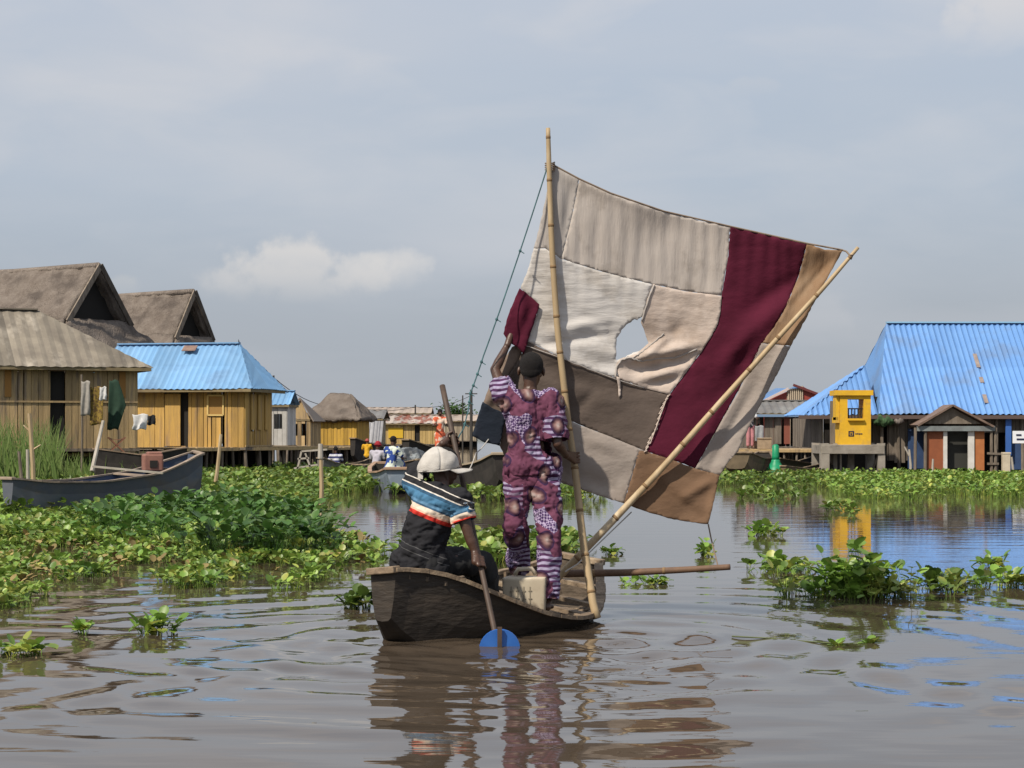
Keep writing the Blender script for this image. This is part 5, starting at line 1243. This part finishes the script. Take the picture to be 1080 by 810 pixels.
m = trousers(J, flare=1.03); me = blob(m, 'trousers', .008, 4, lambda q: (wrinkle(q, .018, 6.5), wrinkle(q, .009, 17, (.7, .7, 1.3)), cut_ends(q, [(J['kn'+s_].lerp(J['an'+s_], .98), J['an'+s_]-J['kn'+s_], .13) for s_ in 'LR'])))
link(me, 'trousers', wax, st, smooth=True, world=True, solid=.004)

# ---------- paddler
Y1 = 12.95
K = dict(hk=1.08, pelvis=P(442, 588, Y1), chest=P(458, 535, Y1), neck=P(470, 509, Y1+.02), head=P(466, 492, Y1+.04), face=Vector((.82, .45, -.28)), up=Vector((.15, .15, 1)),
         shL=P(438, 510, Y1+.14), shR=P(484, 529, Y1-.12), elL=P(447, 487, Y1+.42), wrL=P(470, 474, Y1+.33), elR=P(495, 566, Y1-.16), wrR=P(508, 592, Y1-.20),
         hipL=P(436, 592, Y1+.10), hipR=P(452, 594, Y1-.04), knL=P(492, 589, Y1+.42), knR=P(508, 594, Y1+.24), anL=P(520, 632, Y1+.75), anR=P(522, 636, Y1+.5), toeL=P(535, 632, Y1+.95), toeR=P(548, 636, Y1+.7))
pdir = (pd_top-pd_bot).normalized()
def onpad(py): t = (py-407)/(686-407.); return pd_top.lerp(pd_bot, t)
K['neck'] = P(466, 510, Y1+.03); K['head'] = P(470, 491, Y1+.08)
K['elL'] = P(446, 489, Y1+.38); K['wrL'] = onpad(469)+Vector((-.07, -.02, -.02)); K['handL'] = ('grip', onpad(468), pdir, .02, Vector((.3, 1, 0)))
pr2 = onpad(600); K['wrR'] = pr2+Vector((-.03, .02, .065)); K['handR'] = ('grip', pr2, pdir, .02, Vector((.3, -1, 0)))
pdl = empty('person', P(450, 600, Y1), 0, 'seated paddler in white cap and blue, white and red banded black shirt', 'person')
m, g = body_mesh(K, 1.0); me = blob(m, 'body', .006, 4); link(me, 'body', skin_m, pdl, smooth=True, world=True)
eyes(g, pdl, True); hair_cap(g, K['head'], K['face'], K['up'], 1.0, pdl, hair_m)
m = shirt(K, sleeve=.62, loose=1.16, hem=P(441, 588, Y1)); 
m.cap(P(428, 592, Y1+.05), .10, P(456, 596, Y1-.05), .10)
me = blob(m, 'shirt', .008, 4, lambda q: (wrinkle(q, .016, 6, (1, 1, .8)), wrinkle(q, .009, 16, (.7, .7, 1.2)), cut_ends(q, sleeve_planes(K, .55)+[(K['neck'].lerp((K['shL']+K['shR'])/2, .3), K['head']-K['neck'], .12), (P(447, 603, Y1), Vector((0, 0, -1)), .3)])))
# woven bands, measured down the back and along the right sleeve
tor0, tor1 = K['neck'], K['pelvis']; ax = (tor1-tor0); al = ax.length; ax = ax/al; sR, eR = K['shR'], K['elR']
me.update(); at_ = me.attributes.new('band', 'FLOAT', 'POINT'); vals = []
sideR = (K['shR']-K['shL']).normalized()
for v in me.vertices:
    t = (v.co-tor0).dot(ax)/al; lat = (v.co-(K['shL']+K['shR'])/2).dot(sideR)
    b_ = t-.10*lat*2
    ts = (v.co-sR).dot((eR-sR).normalized())/(eR-sR).length; rad_ = ((v.co-sR)-(eR-sR).normalized()*(v.co-sR).dot((eR-sR).normalized())).length
    if ts > .12 and rad_ < .085 and lat > .13: b_ = .12+ts*.60
    vals.append(b_)
at_.data.foreach_set('value', vals)
bm_m = bpy.data.materials.new('banded_shirt_cloth'); N, L = nt(bm_m); b = N['Principled BSDF']; b.inputs['Roughness'].default_value = .9; b.inputs['Specular IOR Level'].default_value = .15
a_ = N.new('ShaderNodeAttribute'); a_.attribute_name = 'band'; r = N.new('ShaderNodeValToRGB'); r.color_ramp.interpolation = 'CONSTANT'; L.new(a_.outputs['Fac'], r.inputs[0])
e = r.color_ramp.elements; blk = (.02, .02, .023, 1); wht = (.58, .54, .48, 1)
e[0].position = 0; e[0].color = blk; e[1].position = .055; e[1].color = wht
for p_, c_ in ((.07, blk), (.135, wht), (.15, (.03, .075, .13, 1)), (.19, (.06, .16, .27, 1)), (.285, (.10, .21, .33, 1)), (.32, (.04, .09, .15, 1)), (.34, (.62, .52, .42, 1)), (.40, (.66, .38, .28, 1)), (.425, (.48, .035, .025, 1)), (.475, blk), (.86, (.09, .09, .09, 1)), (.87, blk), (.93, (.09, .09, .09, 1)), (.94, blk)):
    q = e.new(p_); q.color = c_
L.new(r.outputs[0], b.inputs['Base Color']); link(me, 'shirt', bm_m, pdl, smooth=True, world=True, solid=.004)
m = trousers(K, to=.9); m.cap(K['knR'], .08, K['anR']+Vector((-.02, -.08, .05)), .08); me = blob(m, 'trousers', .009, 4, lambda q: wrinkle(q, .02, 6)); link(me, 'trousers', M('black_trouser_cloth', (.012, .012, .013), .9, (.02, .02, .021), 6), pdl, smooth=True, world=True)
# cap: crown of panels, brim, button, strap opening
cp = empty('x', (0, 0, 0)); bpy.data.objects.remove(cp)
cw = M('white_cap_cloth', (.50, .475, .44), .9, (.42, .395, .36), 14, bump=.3, bscale=160, spec=.1)
Bh = basis(Vector((.95, .22, .10)), Vector((.02, 0, 1))); hc = P(465, 492, Y1+.05)
m = MB(); nu_, nv_ = 48, 14
def crown(u, v):
    a = 2*math.pi*u; th = (math.pi/2)*v*1.12; rx, ry, rz = .112, .138, .132
    rr_ = math.sin(min(th, math.pi/2)); z = math.cos(th) if th < math.pi/2 else -(th-math.pi/2)*.9
    seam = 1-.022*math.exp(-((a*6/(2*math.pi)+.5) % 1-.5)**2/.004)
    p = Vector((rx*rr_*math.cos(a)*seam, ry*rr_*math.sin(a)*seam-.012, rz*z*seam)); 
    p += Vector((0, 0, 1))*.012*noise.noise(p*10)+p.normalized()*(.008*noise.noise(p*17)-.003*abs(noise.noise(p*40)))
    p.y += -.030*max(0, v-.5)*(1 if p.y < 0 else 0)
    return hc+Bh @ p
m.grid(nu_, nv_, crown); crw = m.build('cap_crown', cw, pdl, smooth=True, world=True, solid=.004)
m = MB(); m.ell(hc+Bh @ Vector((0, -.012, .133)), (.011, .011, .007), Bh); m.build('cap_button', cw, crw, smooth=True, world=False); bpy.data.objects.remove(bpy.data.objects[-1]) if False else None
m = MB()
def brim(u, v):
    a = math.pi*(.12+.76*u); rx = .100+.004; ry = .118; ext = .112*v*math.sin(a)**.55
    return hc+Bh @ Vector((rx*math.cos(a)*(1-.04*v), ry*math.sin(a)-.012+ext, -.022-.020*v+.0-.018*(abs(math.cos(a)))*v))
m.grid(24, 6, brim); m.build('cap_brim', cw, pdl, smooth=True, world=True, solid=.006)
m = MB(); m.tube([hc+Bh @ Vector((.112*math.cos(a), .14*math.sin(a)-.02, -.022-.004*math.cos(3*a))) for a in np.linspace(math.pi*.85, math.pi*2.15, 20)], .006, 6); m.build('cap_band', cw, pdl, smooth=True, world=True)
m = MB(); q = hc+Bh @ Vector((.02, -.15, -.03)); m.beam(q, q+Vector((.0, -.01, -.04)), .035, .01); m.build('cap_strap', cw, pdl, world=True)

# ---------- people further off
def figure(name_label, base, hgt, pose, face, shirt_m, legs_m, label, hat=None, skirt=False, k=None, arms=None, group=None):
    """simple but complete smaller figure; base = feet (standing) or seat (sitting) point"""
    k = hgt/1.70; f = Vector(face).normalized(); r_ = Vector((f.y, -f.x, 0)); z = Vector((0, 0, 1)); b = Vector(base)
    root = empty('person', b, 0, label, 'person', group)
    pz = .92*k if pose == 'stand' else .10*k
    lean = f*(.12*k if pose == 'sit' else .02)
    Q = {}; Q['pelvis'] = b+z*pz; Q['chest'] = b+z*(pz+.36*k)+lean; Q['neck'] = b+z*(pz+.55*k)+lean*1.2; Q['head'] = b+z*(pz+.70*k)+lean*1.5; Q['face'] = f-z*.15; Q['up'] = z
    for s_, sg in (('L', -1), ('R', 1)):
        Q['sh'+s_] = b+z*(pz+.50*k)+lean+r_*sg*.17*k; Q['hip'+s_] = b+z*(pz-.03)+r_*sg*.09*k
        if pose == 'stand': Q['kn'+s_] = Q['hip'+s_]-z*.43*k+f*.03; Q['an'+s_] = Q['hip'+s_]-z*.82*k
        else: Q['kn'+s_] = Q['hip'+s_]+f*.42*k+z*.12*k; Q['an'+s_] = Q['kn'+s_]+f*.05*k-z*.24*k
        Q['toe'+s_] = Q['an'+s_]+f
        Q['el'+s_] = Q['sh'+s_]-z*.24*k+f*.10*k+r_*sg*.07*k; Q['wr'+s_] = Q['el'+s_]+f*.20*k+z*.02-r_*sg*.05*k
    m, g = body_mesh(Q, k); me = blob(m, 'body', .012, 2); link(me, 'body', skin_m, root, smooth=True, world=True)
    m = shirt(Q, k, .6); me = blob(m, 'shirt', .016, 2, lambda q: wrinkle(q, .012, 5)); link(me, 'shirt', shirt_m, root, smooth=True, world=True)
    m = trousers(Q, k, .8, 1.1)
    if skirt: m.cap(Q['pelvis'], .15*k, (Q['knL']+Q['knR'])/2, .17*k)
    me = blob(m, 'trousers', .016, 2); link(me, 'trousers' if not skirt else 'skirt', legs_m, root, smooth=True, world=True)
    m = MB(); B_ = basis(Q['face'], z)
    hm = hat or hair_m; m.ell(g(0, -.018, .04), ((.094 if hat else .082)*k, (.11 if hat else .10)*k, (.10 if hat else .088)*k), B_); 
    if hat: m.tube([g(.1*math.cos(a), .11*math.sin(a)-.01, .02) for a in np.linspace(0, 6.28, 16)], .02*k, 6)
    m.build('headscarf' if hat else 'hair', hm, root, smooth=True, world=True)
    return root
cl = lambda n, a, b_=None, s=8, **k: M(n, a, .9, b_ or tuple(x*.75 for x in a), s, **k)
blueprint = M('blue_white_print', (.50, .55, .48), .9, (.02, .05, .22), 7, lo=.49, hi=.51, det=1)
orangeprint = M('orange_white_print', (.58, .45, .36), .9, (.55, .11, .05), 6, lo=.47, hi=.52, det=1)
def stripe_mat(name, a, b_, sc):
    m = bpy.data.materials.new(name); N, L = nt(m); tc = N.new('ShaderNodeTexCoord'); w_ = N.new('ShaderNodeTexWave'); w_.bands_direction = 'Z'; w_.inputs['Scale'].default_value = sc; L.new(tc.outputs['Object'], w_.inputs['Vector'])
    r = N.new('ShaderNodeValToRGB'); r.color_ramp.interpolation = 'CONSTANT'; r.color_ramp.elements[0].color = rgb(a); r.color_ramp.elements[1].position = .5; r.color_ramp.elements[1].color = rgb(b_); L.new(w_.outputs[0], r.inputs[0]); L.new(r.outputs[0], N['Principled BSDF'].inputs['Base Color']); N['Principled BSDF'].inputs['Roughness'].default_value = .9; return m
dk = cl('dark_cloth', (.03, .03, .035))
figure('', P(355, 499, 58), 1.5, 'sit', (-.3, 1, 0), stripe_mat('navy_white_stripe', (.03, .035, .12), (.55, .55, .58), 2.6), dk, 'person in navy and white striped shirt sitting in the small left canoe')
figure('', P(387, 483, 70), 1.3, 'sit', (0, 1, 0), cl('yellow_shirt', (.60, .33, .02)), dk, 'child in yellow shirt and reddish headscarf sitting far behind the striped shirt', cl('pinkish_scarf', (.35, .08, .07)))
figure('', P(396, 499, 52), 1.6, 'sit', (.4, 1, 0), cl('pale_lilac_shirt', (.42, .40, .46)), dk, 'person in pale shirt and red headscarf seated next to the blue printed dress', cl('red_scarf', (.30, .02, .03)))
figure('', P(411, 499, 45), 1.62, 'sit', (.5, .9, 0), blueprint, blueprint, 'woman in blue and white printed dress sitting in the blue-grey boat', None, True)
figure('', (P(464, 0, 60).x, 60, .45), 1.62, 'stand', (.2, -1, 0), orangeprint, orangeprint, 'woman in orange and white printed wrap standing beyond the white cap', None, True)
figure('', (P(791, 0, 71).x, 71, .76), 1.6, 'stand', (.3, -1, 0), M('white_black_print', (.55, .55, .55), .9, (.06, .06, .08), 6, lo=.52, hi=.54, det=1), cl('pink_cloth', (.50, .22, .24)), 'person in white patterned top and pink trousers standing on the right deck')

# ================================================================ OTHER BOATS AND THINGS
blue_h = M('blue_grey_hull_paint', (.075, .088, .115), .75, (.105, .11, .125), 3, stretch=(1, 1, 2), col3=(.115, .10, .085), s3=1.1)
blue_in = M('blue_boat_inside', (.04, .065, .14), .8, (.06, .075, .10), 3)
dkh = M('dark_hull', (.022, .019, .017), .85, (.04, .034, .03), 4)
mush = M('brown_hull', (.16, .12, .075), .9, (.09, .07, .045), 3)
steel = M('pale_blue_hull', (.20, .25, .31), .6, (.15, .18, .22), 3, col3=(.30, .33, .36), s3=2)
bl = lerp_table([(0, .12, .12, .66, .66), (.15, .34, .34, .59, .58), (.4, .42, .42, .59, .57), (.7, .38, .38, .71, .68), (.88, .26, .26, .90, .88), (1, .10, .10, 1.06, 1.02)])
BL, LI = boat('moored_boat', 'big blue-grey wooden boat lying in the hyacinth in front of the left huts', (P(8, 0, 30.2).x, 30.2), (P(203, 0, 33).x, 33.6), bl, [blue_h, blue_in, M('light_gunwale', (.34, .26, .19), .8, (.20, .16, .13), 4)], 'boat', floor=.25, thw=((.25, -.04, .12), (.62, .0, .14), (.8, -.05, .10)), rail_w=.035)
en = empty('outboard_engine', LI['S']+LI['d']*(LI['L']*.74)+Vector((0, 0, .74)), R(20), 'faded pinkish brown outboard engine block resting across the big blue-grey boat', 'engine')
em = M('faded_engine_paint', (.27, .13, .095), .7, (.20, .09, .07), 6)
m = MB(); m.box((0, 0, .12), (.34, .26, .30)); m.box((.03, 0, .28), (.26, .22, .06)); m.build('cowl', em, en, bevel=.03); m = MB(); m.box((0, -.135, .1), (.13, .02, .12)); m.build('vent', dark, en); m = MB(); m.beam((-.05, 0, -.05), (-.3, 0, -.2), .05, .05); m.build('tiller', dark, en)
for a_, b_, Y_, w_, lab in (((98, 492), (172, 499), 30.3, .09, 'pale plank laid along the gunwale of the big blue-grey boat'),):
    m = MB(); m.beam(P(*a_, Y_), P(*b_, Y_), w_, .03); o = m.build('plank', M('bleached_wood', ()), loc=P(*a_, Y_)); tag(o, lab, 'plank')
m = MB(); m.tube([P(97, 497, 30.6), P(109, 444, 31.0)], [.035, .028], 7); o = m.build('push_pole', M('bleached_wood', ()), loc=P(97, 497, 30.6)); tag(o, 'pale push pole standing tilted in the big blue-grey boat', 'pole')
std = lerp_table([(0, .1, .1, .62, .62), (.12, .3, .3, .45, .45), (.5, .45, .45, .33, .33), (.88, .3, .3, .45, .45), (1, .1, .1, .62, .62)])
fat = lerp_table([(0, .26, .26, .58, .58), (.15, .36, .36, .48, .48), (.5, .5, .5, .42, .42), (.85, .4, .4, .5, .5), (1, .2, .2, .6, .6)])
def bt(lab, a, Ya, b, Yb, prof, h, r_=rail_m, i_=dkh, **kw):
    return boat('moored_boat' if 'boat' in lab else 'canoe', lab, (P(a, 0, Ya).x, Ya), (P(b, 0, Yb).x, Yb), prof, [h, i_, r_], 'boat' if 'boat' in lab else 'canoe', nst=16, **kw)
bt('long dark canoe moored under the tan plank hut, behind the big blue-grey boat', 100, 46, 196, 47, lerp_table([(0, .1, .1, .98, .98), (.5, .4, .4, .82, .82), (1, .1, .1, 1.0, 1.0)]), dkh, r_=M('weathered_rail', (.22, .16, .11), .85), rail_w=.03)
bt('small grey canoe carrying the person in the striped shirt', 338, 57, 398, 60, std, M('grey_hull', (.17, .16, .15), .85, (.10, .09, .08), 4), thw=((.4, -.02, .1), (.7, -.02, .1)), rail_w=.03)
bt('blue-grey boat with raised square end carrying the woman in the blue printed dress', 420, 42.5, 404, 49, fat, steel, M('tan_rail', (.32, .21, .14), .8), rail_w=.05, floor=.15)
bt('dark broad boat behind the paddler, its pale gunwale pointing at the standing man', 478, 46, 536, 40, lerp_table([(0, .4, .4, .55, .55), (.5, .6, .6, .6, .6), (.85, .45, .45, .75, .75), (1, .3, .3, .95, .95)]), dkh, M('pale_gunwale', (.34, .27, .19), .8), M('grey_inside', (.14, .13, .12), .85), rail_w=.045, floor=.1)
bt('low dark canoe beyond the seated women, below the rusty roofed shed', 372, 75, 440, 82, lerp_table([(0, .1, .1, 1.15, 1.15), (.2, .4, .4, .85, .85), (.6, .45, .45, .65, .65), (1, .1, .1, .95, .95)]), dkh, rail_w=.04)
bt('long dark canoe below the rusty roofed shed, right of the low dark canoe', 428, 62, 482, 66, lerp_table([(0, .1, .1, 1.15, 1.15), (.2, .5, .5, .9, .9), (.7, .5, .5, .6, .6), (1, .1, .1, .7, .7)]), dkh, rail_w=.04)
bt('brown wooden boat with high blunt bow, just right of the bottom of the sail', 776, 57, 806, 66, lerp_table([(0, .42, .42, .78, .78), (.3, .6, .6, .55, .55), (.8, .5, .5, .5, .5), (1, .2, .2, .7, .7)]), mush, rail_w=.04)
bt('dark narrow canoe lying left of the blunt brown boat, half hidden by the sail', 764, 60, 782, 68, fat, dkh, rail_w=.035)
bt('low brown canoe drawn up beside the deck, right of the green marker', 826, 58, 874, 60.5, lerp_table([(0, .1, .1, .35, .35), (.5, .35, .35, .22, .22), (1, .1, .1, .4, .4)]), mush, rail_w=.03)
bt('second low canoe tucked under the deck behind the low brown canoe', 820, 64, 868, 67, lerp_table([(0, .1, .1, .5, .5), (.5, .4, .4, .3, .3), (1, .1, .1, .6, .6)]), M('olive_hull', (.07, .075, .045), .85), rail_w=.03)
# small white and dark floats / bowls near the striped person
for px, py, Y, w_, c_, lab in ((369, 497, 56, .22, (.6, .6, .6), 'white plastic tub floating just right of the person in the striped shirt'),):
    m = MB(); m.tube([(0, 0, -.05), (0, 0, .0), (0, 0, .16), (0, 0, .17), (0, 0, .03)], [w_*.8, w_*.8, w_, w_*.93, w_*.7], 18); o = m.build('plastic_tub', M('white_tub', c_, .5), loc=None); a = G(px, 505); o.location = (P(px, 0, 54).x, 54, .0); tag(o, lab, 'tub')
# silver-grey covered load in the boat behind the blue-print woman
m = MB(); m.ell((0, 0, .1), (.55, .4, .3)); me = blob(m, 'covered_load', .03, 2, lambda q: wrinkle(q, .08, 3)); o = link(me, 'covered_load', M('dark_tarp', (.05, .055, .06), .5, (.20, .22, .23), 4, lo=.5, hi=.6), smooth=True); o.location = (P(433, 0, 50).x, 50, .52); tag(o, 'dark tarpaulin covered load in the boats left of the white cap', 'load')
bt('dark canoe carrying the tarpaulin covered load', 448, 47.5, 420, 53, lerp_table([(0, .2, .2, .7, .7), (.5, .5, .5, .52, .52), (1, .2, .2, .7, .7)]), dkh, rail_w=.035)

# green marker
gr = empty('green_marker', G(818, 500).xy.to_3d(), 0, 'bright green bottle-shaped marker standing in the water before the right deck', 'marker')
gr.location = (P(818, 0, 60).x, 60, 0); gmm = M('green_plastic', (.01, .27, .12), .45, (.008, .2, .09), 5)
m = MB(); m.tube([(0, 0, -.3), (0, 0, .05), (0, 0, .22), (0, 0, .3), (0, 0, .45), (0, 0, .55)], [.3, .33, .30, .22, .14, .12], 18); m.build('base', gmm, gr, smooth=True)
m = MB(); m.tube([(0, 0, .5), (0, 0, .62), (0, 0, .95), (0, 0, .99)], [.13, .115, .105, .05], 16); m.build('neck', gmm, gr, smooth=True)

# stakes and poles
def stake(px0, py0, px1, py1, Y, r_, mm, lab, nm='stake', twig=0):
    a = P(px0, py0, Y); a.z = min(a.z, -.2); b = P(px1, py1, Y); m = MB(); md_ = (a+b)/2+Vector((.02, 0, 0)); m.tube([a, md_, b], [r_, r_*.9, r_*.75], 7)
    for _ in range(twig): t = random.uniform(.4, .9); p = a.lerp(b, t); m.tube([p, p+Vector((random.uniform(-.2, .2), 0, .12))], [r_*.5, r_*.25], 5)
    o = m.build(nm, mm, loc=(a.x, Y, 0)); tag(o, lab, 'stake'); return o
stake(338, 545, 338, 470, 31, .04, bam, 'straight bamboo stake with a white tip, standing in the water right of the hyacinth mat', 'bamboo_stake')
m = MB(); a = P(338, 485, 31); b = P(338, 468, 31); m.tube([a+Vector((0, 0, .02)), b], [.046, .038], 8); o = m.build('white_tip', M('bleached_wood', ()), loc=a); 
bs_ = [x for x in bpy.data.objects if x.name.startswith('bamboo_stake')][0]; o.parent = bs_; o.location = Vector(o.location)-bs_.location
stake(224, 520, 233, 458, 42, .05, bam, 'thin leaning bamboo stake in front of the yellow hut')
stake(36, 520, 31, 436, 36, .05, bam, 'crooked yellowish stake in front of the tan hut door', twig=2)
stake(24, 515, 20, 476, 36, .04, post_m, 'short dark stake at far left beside the yellowish stake', twig=1)
stake(28, 515, 29, 474, 35.5, .04, M('bleached_wood', ()), 'short bleached stake between the two left stakes', twig=1)
stake(86, 500, 86, 395, 50.5, .035, post_m, 'thin grey pole leaning on the tan hut beside its door')
stake(792, 468, 806, 502, 58.5, .05, M('bleached_wood', ()), 'pale punting pole slanting beside the blunt brown boat', 'push_pole')
x = bpy.data.objects[-1]

# washing
def washing(nm, px, py, w_px, h_px, Y, mat_, lab, shape=None, fold=.05):
    a = P(px, py, Y); sc = Y/F; W_, Hh = w_px*sc, h_px*sc; m = MB()
    def fn(u, v):
        x0, x1 = shape(v) if shape else (0, 1); x = (x0+(x1-x0)*u-.5)*W_; z = -v*Hh
        return Vector((x+.02*noise.noise(Vector((u*3, v*4, px))), fold*math.sin(u*9+v*2+px)*(.3+v)*.6-.04*v, z-.02*math.sin(u*7)))
    m.grid(18, 16, fn); o = m.build(nm, mat_, smooth=True, solid=.012); o.location = a; tag(o, lab, nm.replace('hanging_', '')); return o
washing('hanging_cloth', 123.5, 401, 20, 52, 50.7, cl('dark_green_cloth', (.018, .045, .028)), 'dark green cloth hung on the tan hut wall', lambda v: (max(0, .1-.1*v)+0*v, min(1, .55+.9*v) if v < .5 else 1-.75*(v-.5)*1.2))
washing('hanging_cloth', 102, 408, 14, 40, 50.2, M('yellow_brown_print', (.22, .15, .03), .9, (.09, .055, .02), 14, lo=.45, hi=.55), 'mustard patterned cloth hung on the tan hut wall')
washing('hanging_cloth', 109, 408, 7, 14, 50.0, cl('white_washing', (.5, .5, .49)), 'small white cloth hung between the mustard and the green cloth')
washing('hanging_cloth', 90.5, 402, 9, 36, 50.1, cl('pale_grey_cloth', (.30, .28, .25)), 'pale grey cloth hung nearest the tan hut door')
washing('hanging_shirt', 148, 437, 17, 16, 51.5, cl('white_washing2', (.6, .6, .6)), 'white shirt hanging beside the corner of the tan hut', lambda v: (.1*math.sin(v*3), 1-.15*v))
washing('hanging_shirt', 160, 438, 8, 10, 51.8, cl('black_washing', (.012, .012, .014)), 'black garment hanging right of the white shirt')
washing('hanging_cloth', 801, 449, 9, 22, 74.5, cl('grey_stripe_cloth', (.28, .29, .30)), 'grey cloth hanging under the eave of the low grey roofed house')
